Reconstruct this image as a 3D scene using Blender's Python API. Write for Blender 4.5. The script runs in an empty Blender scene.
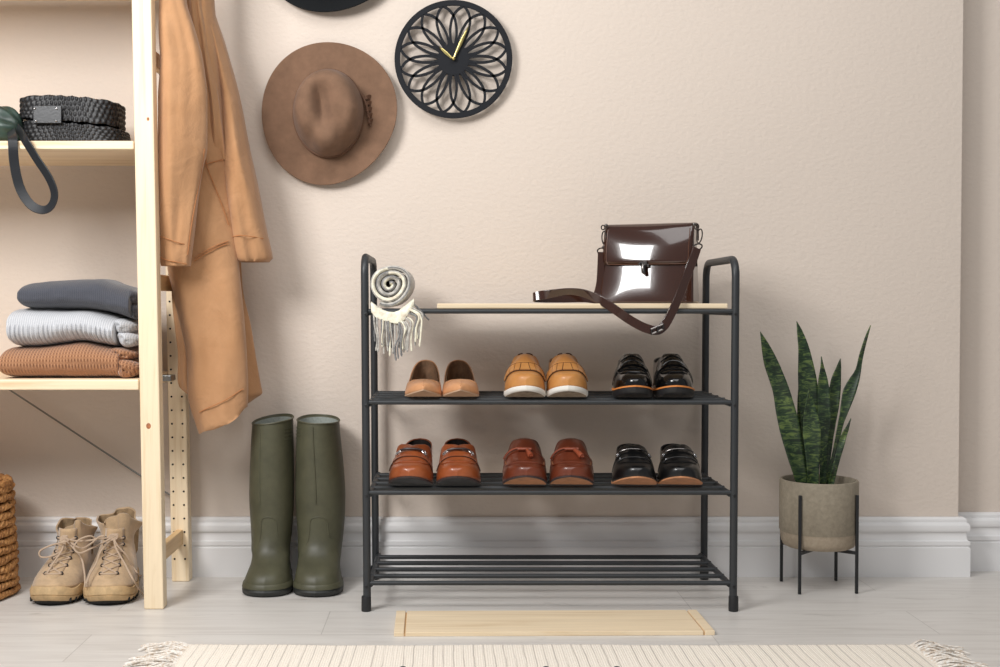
import bpy, bmesh, math, random
from math import sin, cos, pi, radians, sqrt, exp
from mathutils import Vector, Matrix, noise
random.seed(7)
sc = bpy.context.scene
COL = sc.collection
F = 1250.0; CX = 450.0; CY = 333.5
PITCH = math.atan(30.5 / F); CT, ST = cos(PITCH), sin(PITCH)
HC = 0.6689
def P(px, py, Y):
    """point of the room seen at pixel (px, py) and standing Y metres in front of the camera"""
    a = (px - CX) / F; b = -(py - CY) / F
    d = Vector((a, CT + b * ST, -ST + b * CT))
    t = Y / d.y
    return Vector((d.x * t, Y, HC + d.z * t))
def PX(px, Y, z=0.6): # x only
    depth = Y * CT + (HC - z) * ST
    return (px - CX) / F * depth
def PZ(py, Y): return P(450, py, Y).z
def FL(px, py):
    b = -(py - CY) / F
    Y = (CT + b * ST) * (-HC) / (-ST + b * CT)
    return P(px, py, Y)
def lerp(a, b, t): return a + (b - a) * t
def smooth(t): t = max(0, min(1, t)); return t * t * (3 - 2 * t)
def I(*pts):
    xs = [p[0] for p in pts]; ys = [p[1] for p in pts]; n = len(xs)
    h = [xs[i+1]-xs[i] for i in range(n-1)]; dl = [(ys[i+1]-ys[i])/h[i] for i in range(n-1)]
    m = [0.0]*n
    for i in range(1, n-1):
        m[i] = 0 if dl[i-1]*dl[i] <= 0 else 2*dl[i-1]*dl[i]/(dl[i-1]+dl[i])
    m[0] = dl[0]; m[-1] = dl[-1]
    def f(x):
        if x <= xs[0]: return ys[0]
        if x >= xs[-1]: return ys[-1]
        i = 0
        while x > xs[i+1]: i += 1
        t = (x-xs[i])/h[i]
        return ((1+2*t)*(1-t)**2*ys[i] + t*(1-t)**2*h[i]*m[i] + t*t*(3-2*t)*ys[i+1] + t*t*(t-1)*h[i]*m[i+1])
    return f

# ---------------------------------------------------------------- materials
def lin(c): return tuple((v/12.92 if v <= .04045 else ((v+.055)/1.055)**2.4) for v in [x/255 for x in c]) + (1,)
class NT:
    def __init__(s, name):
        s.m = bpy.data.materials.new(name); s.m.use_nodes = True
        s.t = s.m.node_tree; s.b = s.t.nodes['Principled BSDF']
    def n(s, typ, **kw):
        nd = s.t.nodes.new(typ)
        for k, v in kw.items():
            if k in nd.inputs: nd.inputs[k].default_value = v
            else: setattr(nd, k, v)
        return nd
    def l(s, a, b): s.t.links.new(a, b)
    def coord(s, scale=(1,1,1), rot=(0,0,0), kind='Object'):
        tc = s.n('ShaderNodeTexCoord'); mp = s.n('ShaderNodeMapping')
        mp.inputs['Scale'].default_value = scale; mp.inputs['Rotation'].default_value = rot
        s.l(tc.outputs[kind], mp.inputs['Vector']); return mp.outputs['Vector']
    def ramp(s, fac, stops):
        r = s.n('ShaderNodeValToRGB'); e = r.color_ramp.elements
        while len(e) < len(stops): e.new(0.5)
        for k, (p, c) in enumerate(stops): e[k].position = p; e[k].color = c
        s.l(fac, r.inputs['Fac']); return r.outputs['Color']
    def mix(s, fac, a, b, mode='MIX'):
        m = s.n('ShaderNodeMix', data_type='RGBA', blend_type=mode)
        for idx, v in ((0, fac), (6, a), (7, b)):
            if hasattr(v, 'is_linked'): s.l(v, m.inputs[idx])
            else: m.inputs[idx].default_value = v
        return m.outputs[2]
    def math(s, op, a, b=0.0):
        m = s.n('ShaderNodeMath', operation=op)
        for i, v in enumerate((a, b)):
            if hasattr(v, 'is_linked'): s.l(v, m.inputs[i])
            else: m.inputs[i].default_value = v
        return m.outputs[0]
    def bump(s, h, strength=.3, dist=.002):
        b = s.n('ShaderNodeBump'); b.inputs['Strength'].default_value = strength; b.inputs['Distance'].default_value = dist
        s.l(h, b.inputs['Height']); s.l(b.outputs['Normal'], s.b.inputs['Normal'])
    def set(s, **kw):
        for k, v in kw.items(): s.b.inputs[k.replace('_', ' ')].default_value = v
def basic(name, c, rough=.5, metal=0, var=.0, scale=40, bstr=0, bscale=300, bdist=.001, coat=0, spec=.5, sheen=0, dark=None, stretch=(1,1,1)):
    t = NT(name); t.set(Roughness=rough, Metallic=metal, Base_Color=lin(c))
    t.b.inputs['Specular IOR Level'].default_value = spec
    if coat: t.b.inputs['Coat Weight'].default_value = coat; t.b.inputs['Coat Roughness'].default_value = .03
    if sheen: t.b.inputs['Sheen Weight'].default_value = sheen; t.b.inputs['Sheen Roughness'].default_value = .5
    if var:
        v = t.coord(stretch); nz = t.n('ShaderNodeTexNoise', Scale=scale, Detail=6.0, Roughness=.65); t.l(v, nz.inputs['Vector'])
        a = dark or tuple(x*(1-var) for x in c); b = tuple(min(255, x*(1+var*.6)) for x in c)
        t.l(t.ramp(nz.outputs['Fac'], [(.3, lin(a)), (.7, lin(b))]), t.b.inputs['Base Color'])
    if bstr:
        v = t.coord(); nz = t.n('ShaderNodeTexNoise', Scale=bscale, Detail=4.0); t.l(v, nz.inputs['Vector'])
        t.bump(nz.outputs['Fac'], bstr, bdist)
    return t.m
def wood(name, c1, c2, axis, rough=.5, knots=None):
    """pine with grain running along axis 0/1/2"""
    t = NT(name); t.set(Roughness=rough)
    s = [26, 26, 26]; s[axis] = 1.3
    v = t.coord(tuple(s))
    nz = t.n('ShaderNodeTexNoise', Scale=2.2, Detail=8.0, Roughness=.6, Distortion=.6); t.l(v, nz.inputs['Vector'])
    s2 = [150, 150, 150]; s2[axis] = 4
    n2 = t.n('ShaderNodeTexNoise', Scale=1.0, Detail=3.0); t.l(t.coord(tuple(s2)), n2.inputs['Vector'])
    f = t.math('ADD', t.math('MULTIPLY', nz.outputs['Fac'], .75), t.math('MULTIPLY', n2.outputs['Fac'], .25))
    col = t.ramp(f, [(.34, lin(c2)), (.48, lin(c1)), (.72, lin(tuple(min(255, x*1.05) for x in c1)))])
    if knots:
        vs = [9, 9, 9]; vs[axis] = 5.5
        vo = t.n('ShaderNodeTexVoronoi', Scale=1.0); t.l(t.coord(tuple(vs)), vo.inputs['Vector'])
        k = t.ramp(vo.outputs['Distance'], [(.05, (1,1,1,1)), (.14, (0,0,0,1))])
        col = t.mix(k, col, lin(knots))
    t.l(col, t.b.inputs['Base Color']); t.bump(f, .08, .001)
    return t.m
def knit(name, c, c2, sx, sz, strength=.8, ribs=0):
    t = NT(name); t.set(Roughness=.95); t.b.inputs['Specular IOR Level'].default_value = .1
    t.b.inputs['Sheen Weight'].default_value = .35
    tc = t.n('ShaderNodeTexCoord'); sp = t.n('ShaderNodeSeparateXYZ'); t.l(tc.outputs['Object'], sp.inputs[0])
    nz = t.n('ShaderNodeTexNoise', Scale=60.0, Detail=4.0); t.l(tc.outputs['Object'], nz.inputs['Vector'])
    wob = t.math('MULTIPLY', nz.outputs['Fac'], .8)
    a = t.math('SINE', t.math('ADD', t.math('MULTIPLY', sp.outputs['X'], sx), wob))
    zz = t.math('ADD', sp.outputs['Z'], t.math('MULTIPLY', sp.outputs['Y'], .7))
    b = t.math('SINE', t.math('ADD', t.math('MULTIPLY', zz, sz), wob))
    h = t.math('ADD', t.math('MULTIPLY', t.math('MULTIPLY', a, b), .25), t.math('MULTIPLY', a, .25))
    h = t.math('ADD', h, .5)
    n2 = t.n('ShaderNodeTexNoise', Scale=500.0, Detail=2.0); t.l(tc.outputs['Object'], n2.inputs['Vector'])
    h2 = t.math('ADD', t.math('MULTIPLY', h, .6), t.math('MULTIPLY', n2.outputs['Fac'], .4))
    t.l(t.ramp(h2, [(.25, lin(c2)), (.65, lin(c))]), t.b.inputs['Base Color'])
    t.bump(h2, strength, .0025)
    return t.m
M = {}
# ---------------------------------------------------------------- mesh helpers
def grid(bm, rows, cu=False, cv=False, mi=0):
    vs = [[bm.verts.new(p) for p in r] for r in rows]
    nr, nc = len(vs), len(vs[0])
    for i in range(nr if cv else nr-1):
        for j in range(nc if cu else nc-1):
            q = (vs[i][j], vs[i][(j+1) % nc], vs[(i+1) % nr][(j+1) % nc], vs[(i+1) % nr][j])
            try: bm.faces.new(q).material_index = mi
            except ValueError: pass
    return vs
def cap(bm, loop, mi=0):
    try: bm.faces.new(loop).material_index = mi
    except ValueError: pass
def tube(bm, pts, r, n=8, closed=False, mi=0, flat=1.0):
    pts = [Vector(p) for p in pts]; N = len(pts)
    rs = r if isinstance(r, (list, tuple)) else [r]*N
    def tan(i):
        a = pts[(i-1) % N] if (closed or i > 0) else pts[i]; b = pts[(i+1) % N] if (closed or i < N-1) else pts[i]
        d = b-a
        return d.normalized() if d.length > 1e-9 else Vector((0,0,1))
    t0 = tan(0); up = Vector((0,0,1)) if abs(t0.z) < .9 else Vector((0,1,0))
    u = t0.cross(up).normalized(); rows = []
    for i in range(N):
        t = tan(i); u = (u - t*u.dot(t)).normalized(); v = t.cross(u)
        rows.append([pts[i] + u*(cos(2*pi*k/n)*rs[i]) + v*(sin(2*pi*k/n)*rs[i]*flat) for k in range(n)])
    vs = grid(bm, rows, cu=True, cv=closed, mi=mi)
    if not closed: cap(bm, vs[0][::-1], mi); cap(bm, vs[-1], mi)
def spline(ctrl, n=8, closed=False):
    c = [Vector(p) for p in ctrl]; N = len(c); out = []
    for i in range(N if closed else N-1):
        p0 = c[(i-1) % N] if (closed or i > 0) else c[0]*2-c[1]; p1 = c[i]; p2 = c[(i+1) % N]
        p3 = c[(i+2) % N] if (closed or i+2 < N) else c[-1]*2-c[-2]
        for k in range(n):
            t = k/n
            out.append(.5*((2*p1)+(p2-p0)*t+(2*p0-5*p1+4*p2-p3)*t*t+(3*p1-p0-3*p2+p3)*t**3))
    if not closed: out.append(c[-1].copy())
    return out
def ribbon(bm, pts, sides, width, th, mi=0):
    """strap: pts path, sides = width direction per point"""
    pts = [Vector(p) for p in pts]; N = len(pts); rows = []
    for i in range(N):
        t = (pts[min(i+1, N-1)]-pts[max(i-1, 0)]).normalized()
        s = Vector(sides[i]); s = (s - t*s.dot(t)).normalized(); nn = t.cross(s)
        w = width[i] if isinstance(width, list) else width
        rows.append([pts[i]+s*w/2+nn*th/2, pts[i]-s*w/2+nn*th/2, pts[i]-s*w/2-nn*th/2, pts[i]+s*w/2-nn*th/2])
    vs = grid(bm, rows, cu=True, mi=mi); cap(bm, vs[0][::-1], mi); cap(bm, vs[-1], mi)
def box(bm, c, s, rot=None, mi=0):
    c = Vector(c); vs = []
    for dx, dy, dz in ((-1,-1,-1),(1,-1,-1),(1,1,-1),(-1,1,-1),(-1,-1,1),(1,-1,1),(1,1,1),(-1,1,1)):
        d = Vector((dx*s[0]/2, dy*s[1]/2, dz*s[2]/2))
        if rot: d = rot @ d
        vs.append(bm.verts.new(c+d))
    for f in ((0,3,2,1),(4,5,6,7),(0,1,5,4),(1,2,6,5),(2,3,7,6),(3,0,4,7)): bm.faces.new([vs[i] for i in f]).material_index = mi
def lathe(bm, prof, c=(0,0,0), n=48, mi=0, rot=None):
    rows = []
    for r, z in prof:
        row = []
        for k in range(n):
            d = Vector((r*cos(2*pi*k/n), r*sin(2*pi*k/n), z))
            if rot: d = rot @ d
            row.append(Vector(c)+d)
        rows.append(row)
    vs = grid(bm, rows, cu=True, mi=mi)
    if prof[0][0] > 1e-6: cap(bm, vs[0][::-1], mi)
    if prof[-1][0] > 1e-6: cap(bm, vs[-1], mi)
def sphere(bm, c, r, n=12, mi=0, sq=(1,1,1)):
    lathe(bm, [(max(1e-7, r*sin(pi*i/n)), -r*cos(pi*i/n)) for i in range(n+1)], c, n*2, mi, Matrix.Diagonal(sq))
def B(): return bmesh.new()
def obj(name, bm, mats, parent=None, smooth=True, bevel=0, solid=0, offset=-1, sub=0, loc=None, weld=1e-6, angle=40, seg=2):
    if weld: bmesh.ops.remove_doubles(bm, verts=bm.verts, dist=weld)
    bmesh.ops.recalc_face_normals(bm, faces=bm.faces)
    base = Vector((0,0,0))
    if parent is not None: base = parent.matrix_world.translation if parent.parent is None else parent.parent.location
    if loc is not None: base = Vector(loc)
    if base.length > 0: bmesh.ops.translate(bm, verts=bm.verts, vec=-base)
    me = bpy.data.meshes.new(name); bm.to_mesh(me); bm.free()
    for m in (mats if isinstance(mats, (list, tuple)) else [mats]): me.materials.append(M[m] if isinstance(m, str) else m)
    o = bpy.data.objects.new(name, me); COL.objects.link(o)
    if loc is not None: o.location = base
    if parent is not None: o.parent = parent
    if smooth:
        me.polygons.foreach_set('use_smooth', [True]*len(me.polygons)); 
        try: me.set_sharp_from_angle(angle=radians(angle))
        except Exception: pass
    if solid:
        s = o.modifiers.new('solid', 'SOLIDIFY'); s.thickness = solid; s.offset = offset
    if bevel:
        b = o.modifiers.new('bevel', 'BEVEL'); b.width = bevel; b.segments = seg; b.limit_method = 'ANGLE'; b.angle_limit = radians(35)
    if sub:
        s = o.modifiers.new('sub', 'SUBSURF'); s.levels = sub; s.render_levels = sub
    return o
def tag(o, label, cat, group=None):
    o['label'] = label; o['category'] = cat
    if group: o['group'] = group
    return o
def thing(name, label, cat, loc=(0,0,0), group=None):
    o = bpy.data.objects.new(name, None); COL.objects.link(o); o.location = loc; o.empty_display_size = .05
    bpy.context.view_layer.update()
    return tag(o, label, cat, group)
def struct(name, bm, m, **kw):
    o = obj(name, bm, m, **kw); o['kind'] = 'structure'; return o

# ---------------------------------------------------------------- room
WALL = 3.059; BB = 3.037; WALLR = 3.127
t = NT('wall_paint'); t.set(Roughness=.85); v = t.coord((1,1,1))
n1 = t.n('ShaderNodeTexNoise', Scale=105.0, Detail=4.0, Roughness=.55); t.l(t.coord((.75,1,1.1)), n1.inputs['Vector'])
n2 = t.n('ShaderNodeTexNoise', Scale=1.5, Detail=2.0); t.l(v, n2.inputs['Vector'])
t.l(t.ramp(n2.outputs['Fac'], [(.3, lin((217,204,192))), (.7, lin((220,207,195)))]), t.b.inputs['Base Color'])
t.bump(n1.outputs['Fac'], .5, .003); t.b.inputs['Specular IOR Level'].default_value = .2
M['wall'] = t.m
M['white_trim'] = basic('white_trim_paint', (233,232,232), .38, spec=.4)
# floor planks
t = NT('laminate_floor'); t.set(Roughness=.38)
br = t.n('ShaderNodeTexBrick', offset=.37); br.inputs['Scale'].default_value = 1.0
for k, v_ in (('Brick Width', 1.25), ('Row Height', .192), ('Mortar Size', .0011), ('Mortar Smooth', .1), ('Bias', 0.0)): br.inputs[k].default_value = v_
br.inputs['Color1'].default_value = (0,0,0,1); br.inputs['Color2'].default_value = (1,1,1,1); br.inputs['Mortar'].default_value = (.5,.5,.5,1)
tc = t.n('ShaderNodeTexCoord'); mp = t.n('ShaderNodeMapping'); mp.inputs['Location'].default_value = (.26, -.011, 0)
t.l(tc.outputs['Object'], mp.inputs['Vector']); t.l(mp.outputs['Vector'], br.inputs['Vector'])
off = t.n('ShaderNodeVectorMath', operation='MULTIPLY'); t.l(br.outputs['Color'], off.inputs[0]); off.inputs[1].default_value = (5, 3, 0)
ad = t.n('ShaderNodeVectorMath', operation='ADD'); t.l(off.outputs[0], ad.inputs[0]); t.l(tc.outputs['Object'], ad.inputs[1])
m2 = t.n('ShaderNodeMapping'); m2.inputs['Scale'].default_value = (1.6, 14, 1); t.l(ad.outputs[0], m2.inputs['Vector'])
g1 = t.n('ShaderNodeTexNoise', Scale=2.2, Detail=8.0, Roughness=.62, Distortion=.8); t.l(m2.outputs['Vector'], g1.inputs['Vector'])
m3 = t.n('ShaderNodeMapping'); m3.inputs['Scale'].default_value = (3, 9, 1); t.l(ad.outputs[0], m3.inputs['Vector'])
g2 = t.n('ShaderNodeTexNoise', Scale=1.7, Detail=4.0, Roughness=.6, Distortion=1.5); t.l(m3.outputs['Vector'], g2.inputs['Vector'])
colf = t.ramp(g1.outputs['Fac'], [(.28, lin((200,195,189))), (.5, lin((214,210,205))), (.75, lin((222,219,214)))])
dk = t.ramp(g2.outputs['Fac'], [(.24, (1,1,1,1)), (.36, (0,0,0,1))])
colf = t.mix(t.math('MULTIPLY', dk, .45), colf, lin((140,134,127)))
tone = t.math('MULTIPLY', br.outputs['Color'], .10)
colf = t.mix(tone, colf, lin((176,170,163)))
colf = t.mix(t.math('MULTIPLY', br.outputs['Fac'], .35), colf, lin((120,112,104)))
t.l(colf, t.b.inputs['Base Color']); t.bump(g1.outputs['Fac'], .05, .001)
M['floor'] = t.m

bm = B(); box(bm, (0, 1.0, -.05), (7, 4.4, .1)); struct('floor', bm, 'floor', smooth=False)
XE = PX(959, WALL, .35)
bm = B(); box(bm, ((-3.4+XE)/2, WALL+.1, 1.35), (XE+3.4, .2, 2.7)); struct('wall_back', bm, 'wall', smooth=False)
bm = B(); box(bm, ((XE+3.4)/2, WALLR+.05, 1.35), (3.4-XE, .1, 2.7)); struct('wall_right', bm, 'wall', smooth=False)
ZB = PZ(518, BB)
prof = [(0,.022),(.49,.022),(.50,.019),(.525,.019),(.535,.0215),(.60,.0215),(.605,.0185),(.62,.0165),(.66,.015),(.70,.0145),(.735,.015),(.76,.0165),(.765,.0195),(.79,.021),(.83,.0215),(.87,.021),(.905,.018),(.915,.0145),(.93,.0150),(.965,.0148),(.985,.0125),(1,.009)]
def baseboard(name, x0, x1, yw, ret=False):
    bm = B(); rows = [[], []]; rows = []
    path = [(x0, None), (x1, None)]
    r0 = [(x0, yw-.0005, 0)]+[(x0, yw-p, z*ZB) for z, p in prof]+[(x0, yw-.0005, ZB)]
    if ret:
        r1 = [(x1, yw-.0005, 0)]+[(x1+p, yw-p, z*ZB) for z, p in prof]+[(x1, yw-.0005, ZB)]
        r2 = [(x1, yw+.06, 0)]+[(x1+p, yw+.06, z*ZB) for z, p in prof]+[(x1, yw+.06, ZB)]
        vs = grid(bm, [r0, r1, r2])
    else:
        r1 = [(x1, y, z) for x, y, z in r0]; vs = grid(bm, [r0, r1])
    cap(bm, vs[0]); cap(bm, vs[-1][::-1])
    struct(name, bm, 'white_trim', angle=18)
baseboard('baseboard_back', -3.3, XE, WALL, True)
baseboard('baseboard_right', XE+.001, 3.3, WALLR-.0)

# ---------------------------------------------------------------- pine shelving unit
M['pine_v'] = wood('pine_upright', (238,218,186), (224,198,158), 2, .5)
M['pine_x'] = wood('pine_board', (240,217,184), (220,190,150), 0, .5)
M['pine_y'] = wood('pine_rail', (224,188,138), (204,164,112), 1, .5)
M['knot'] = basic('pine_knot', (170,108,70), .6, var=.3, scale=200)
M['hole'] = basic('drilled_hole_dark', (28,20,14), .9)
M['steel'] = basic('galvanised_steel', (140,142,140), .35, .9)
K = .0144
YF0, YF1 = 2.713, 2.750
YR0, YR1 = 2.985, 3.022
xc = PX(153.7, YF0, 0); 
TOPZ = 1.78
unit = thing('shelving_unit', 'tall open pine shelving unit with slim uprights, at the left edge beside the coat', 'shelf', (xc, 2.85, 0))
def shear_box(bm, x0, x1, y0, y1, z0, z1):
    vs = [bm.verts.new((x-K*z, y, z)) for z in (z0, z1) for x, y in ((x0,y0),(x1,y0),(x1,y1),(x0,y1))]
    for f in ((0,3,2,1),(4,5,6,7),(0,1,5,4),(1,2,6,5),(2,3,7,6),(3,0,4,7)): bm.faces.new([vs[i] for i in f])
W2 = .0215
for side in (0, 1):
    xo = xc if side == 0 else xc-.86
    bm = B(); shear_box(bm, xo-W2, xo+W2, YF0, YF1, 0, TOPZ)
    fp = obj('upright_post', bm, 'pine_v', unit, bevel=.003, smooth=False)
    bm = B(); shear_box(bm, xo-W2, xo+W2, YR0, YR1, 0, TOPZ)
    rp = obj('upright_post', bm, 'pine_v', unit, bevel=.003, smooth=False)
    if side == 0:
        bm = B()
        z = .055
        while z < 1.5:
            for dx in (-.013, .012):
                if dx < 0 and abs(z-.16) < .05: pass
                lathe(bm, [(.0024, 0), (.0024, .0012)], (xo+dx-K*z, YR0+.0004, z), 10, 0, Matrix.Rotation(pi/2, 3, 'X'))
            z += .0325
        obj('peg_holes', bm, 'hole', rp)
        # knots on the front upright
        for px, py, r in ((148.5, 426, .0065), (148, 119, .004)):
            c = P(px, py, YF0); bm = B()
            lathe(bm, [(r, 0), (r*.6, .0006), (1e-6, .0008)], (c.x, YF0-.0000, c.z), 16, 0, Matrix.Rotation(pi/2, 3, 'X') @ Matrix.Diagonal((.8, 1, 1)))
            obj('wood_knot', bm, 'knot', fp)
    for zc in (PZ(548, 2.85), PZ(283, 2.85), PZ(55, 2.76), 1.72):
        bm = B(); shear_box(bm, xo-.008, xo+.008, YF1, YR0, zc-.018, zc+.018)
        obj('side_rail', bm, 'pine_y', unit, bevel=.002, smooth=False)
SH = []
for zt, zb, nm in ((PZ(140.7, YF0), PZ(149.3, YF0), 1), (PZ(379.5, YF0), PZ(390, YF0), 2), (PZ(.8, 3.04)+.018, PZ(.8, 3.04), 3)):
    bm = B(); x1 = xc-W2-K*zt-.0015; x0 = xc-.86+W2-K*zt+.0015
    nb = 3
    box(bm, ((x0+x1)/2, (YF0+3.040)/2, (zt+zb)/2), (x1-x0, 3.040-YF0, zt-zb))
    s = obj('shelf_board', bm, 'pine_x', unit, bevel=.0025, smooth=False); SH.append(zt)
    if nm == 2:
        bm = B(); box(bm, ((PX(150, 2.9)+PX(173, 2.9))/2, 2.90, (zt+zb)/2+.004), (PX(173, 2.9)-PX(150, 2.9), .05, .013)); obj('shelf_bracket', bm, 'steel', s, smooth=False, bevel=.001)
bm = B(); a = P(0, 383.5, 3.03); b_ = P(170, 495, 3.03); d = (a-b_)
tube(bm, [b_, b_+d*.5, b_+d*4.3], .0022, 8); obj('cross_brace', bm, 'steel', unit)
# ---------------------------------------------------------------- woven black case
def weave_mat(name, c, c2, rough=.5):
    t = NT(name); t.set(Roughness=rough)
    nz = t.n('ShaderNodeTexNoise', Scale=260.0, Detail=4.0); t.l(t.coord((1,1,.35)), nz.inputs['Vector'])
    n2 = t.n('ShaderNodeTexNoise', Scale=30.0, Detail=3.0); t.l(t.coord(), n2.inputs['Vector'])
    f = t.math('ADD', t.math('MULTIPLY', nz.outputs['Fac'], .6), t.math('MULTIPLY', n2.outputs['Fac'], .4))
    t.l(t.ramp(f, [(.35, lin(c2)), (.65, lin(c))]), t.b.inputs['Base Color']); t.bump(nz.outputs['Fac'], .5, .001)
    return t.m
M['black_weave'] = weave_mat('black_woven_straw', (30,30,33), (8,8,10), .5)
M['seagrass'] = weave_mat('seagrass_rope', (198,146,88), (128,82,42), .7)
M['black_leather'] = basic('black_leather', (30,32,36), .38, bstr=.25, bscale=250)
M['silver'] = basic('polished_silver', (205,205,208), .18, 1)
def rrect(th, a, b, n=3.4):
    c, s = cos(th), sin(th)
    r = (abs(c/a)**n + abs(s/b)**n)**(-1/n)
    return r*c, r*s
ZS1 = SH[0]; ZS2 = SH[1]
xb0, xb1 = PX(20.5, 2.835, ZS1+.04), PX(126, 2.835, ZS1+.04)
ctr = Vector(((xb0+xb1)/2, 2.865, ZS1))
case = thing('woven_case', 'black woven straw case with a riveted leather clasp, on the upper pine shelf', 'case', ctr)
def woven(a, b, z0, z1, rows, a1, b1, amp, lid=False, ztop=None):
    bm = B(); n = 420; R = []; per = 5
    for i in range(rows*per+1):
        f = i/(rows*per); k = i//per; ph = (i % per)/per
        rowb = abs(sin(pi*f*rows))**.6
        r = []
        for j in range(n):
            th = 2*pi*j/n
            x, y = rrect(th, lerp(a, a1, f), lerp(b, b1, f))
            w = .45+.55*cos(58*th + pi*(k % 2)+.8*sin(th*3+k))
            s = 1+(amp*rowb*w)/sqrt(x*x+y*y)
            zz = lerp(z0, z1(x) if callable(z1) else z1, f)
            r.append((ctr.x+x*s, ctr.y+y*s, ctr.z+zz+.0012*sin(th*17+k)))
        R.append(r)
    top = R[-1]
    cz = sum(p[2] for p in top)/n
    for q in (.93, .8, .5, .02):
        R.append([(ctr.x+(p[0]-ctr.x)*q, ctr.y+(p[1]-ctr.y)*q, p[2]+.004*(1-q)+.0015*sin(40*q+j*.8)) for j, p in enumerate(top)])
    bot = R[0]
    R.insert(0, [(ctr.x+(p[0]-ctr.x)*.5, ctr.y+(p[1]-ctr.y)*.5, p[2]) for p in bot])
    grid(bm, R, cu=True); return bm
hw = (xb1-xb0)/2
hb = .052; ht = PZ(96.5, 2.80)-ZS1
obj('case_body', woven(hw, .082, 0.0, lambda x: hb-.010*(x/hw)-0.003, 6, hw*.93, .078, .0026), 'black_weave', case, angle=60)
bm = woven(hw*.925, .080, hb+.002, lambda x: ht-.006*(x/hw)**2-.005*(x/hw), 5, hw*.93, .074, .0026)
bmesh.ops.translate(bm, verts=bm.verts, vec=(-.0085, 0, 0))
for v in bm.verts:
    dx = (v.co.x-ctr.x)/hw; k_ = 1-min(1, max(0, (v.co.z-ZS1-hb)/.03)); v.co.z -= .010*dx*k_
lid = obj('case_lid', bm, 'black_weave', case, angle=60)
bm = B(); yq = ctr.y-.0875
c = P(47.5, 114.5, yq)
box(bm, (c.x, yq, c.z), (PX(61.5, yq)-PX(33, yq), .004, PZ(106, yq)-PZ(124, yq)))
pl = obj('clasp_plate', bm, 'black_leather', case, bevel=.0015)
for px, py in ((34.5,108.5),(56.5,108.5),(36,121),(56,121)):
    bm = B(); c = P(px, py, yq-.003); sphere(bm, c, .0024, 6); obj('rivet', bm, 'silver', pl)
# ---------------------------------------------------------------- green pouch with wrist strap
M['green_satin'] = basic('dark_green_satin', (46,63,56), .4, var=.4, scale=30)
gc = P(0, 124, 2.80)
pouch = thing('green_pouch', 'dark green gathered pouch with a black leather loop hanging over the shelf edge', 'bag', (gc.x, 2.82, ZS1))
bm = B(); R = []
for i in range(41):
    f = i/40; ph = pi*f; r = []
    for j in range(72):
        th = 2*pi*j/72
        x = -.056*cos(ph)*1.05; rad = sin(ph)**.7
        wr = 1+.09*sin(5*th+6*f)+.06*sin(9*th-11*f)+.05*noise.noise(Vector((cos(th)*2, sin(th)*2, f*5)))
        y = .045*rad*cos(th)*wr; z = .050*rad*sin(th)*wr
        r.append((gc.x-.012+x*1.0, 2.815+y, max(ZS1+.0008, ZS1+.043+z+.004*cos(ph))))
    R.append(r)
grid(bm, R, cu=True); obj('pouch_body', bm, 'green_satin', pouch, angle=80)
ys = YF0-.012
ctrl = [P(17,128,2.775), P(21,133,2.745), P(25,140,ys), P(36,158,ys-.004), P(49,178,ys-.006), P(54.5,194,ys-.006), P(51,206,ys-.004), P(42,210,ys), P(30,204,ys+.002), P(20,188,ys+.002), P(14.5,165,ys), P(13,146,ys), P(12.5,137,ys+.012), P(11,131,2.765)]
pts = spline(ctrl, 8); N = len(pts)
# keep the strap's width mostly across the picture on both legs, edge-on at the turn
sides = [(lambda t: (t.cross(Vector((0,-1,0))).normalized() if t.cross(Vector((0,-1,0))).length > .05 else Vector((1,0,0))))((pts[min(i+1,N-1)]-pts[max(0,i-1)]).normalized())*1.0+Vector((0,.55,0)) for i in range(N)]
bm = B(); ribbon(bm, pts, sides, .0205, .003); obj('wrist_strap', bm, 'black_leather', pouch, bevel=.0008)

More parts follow.
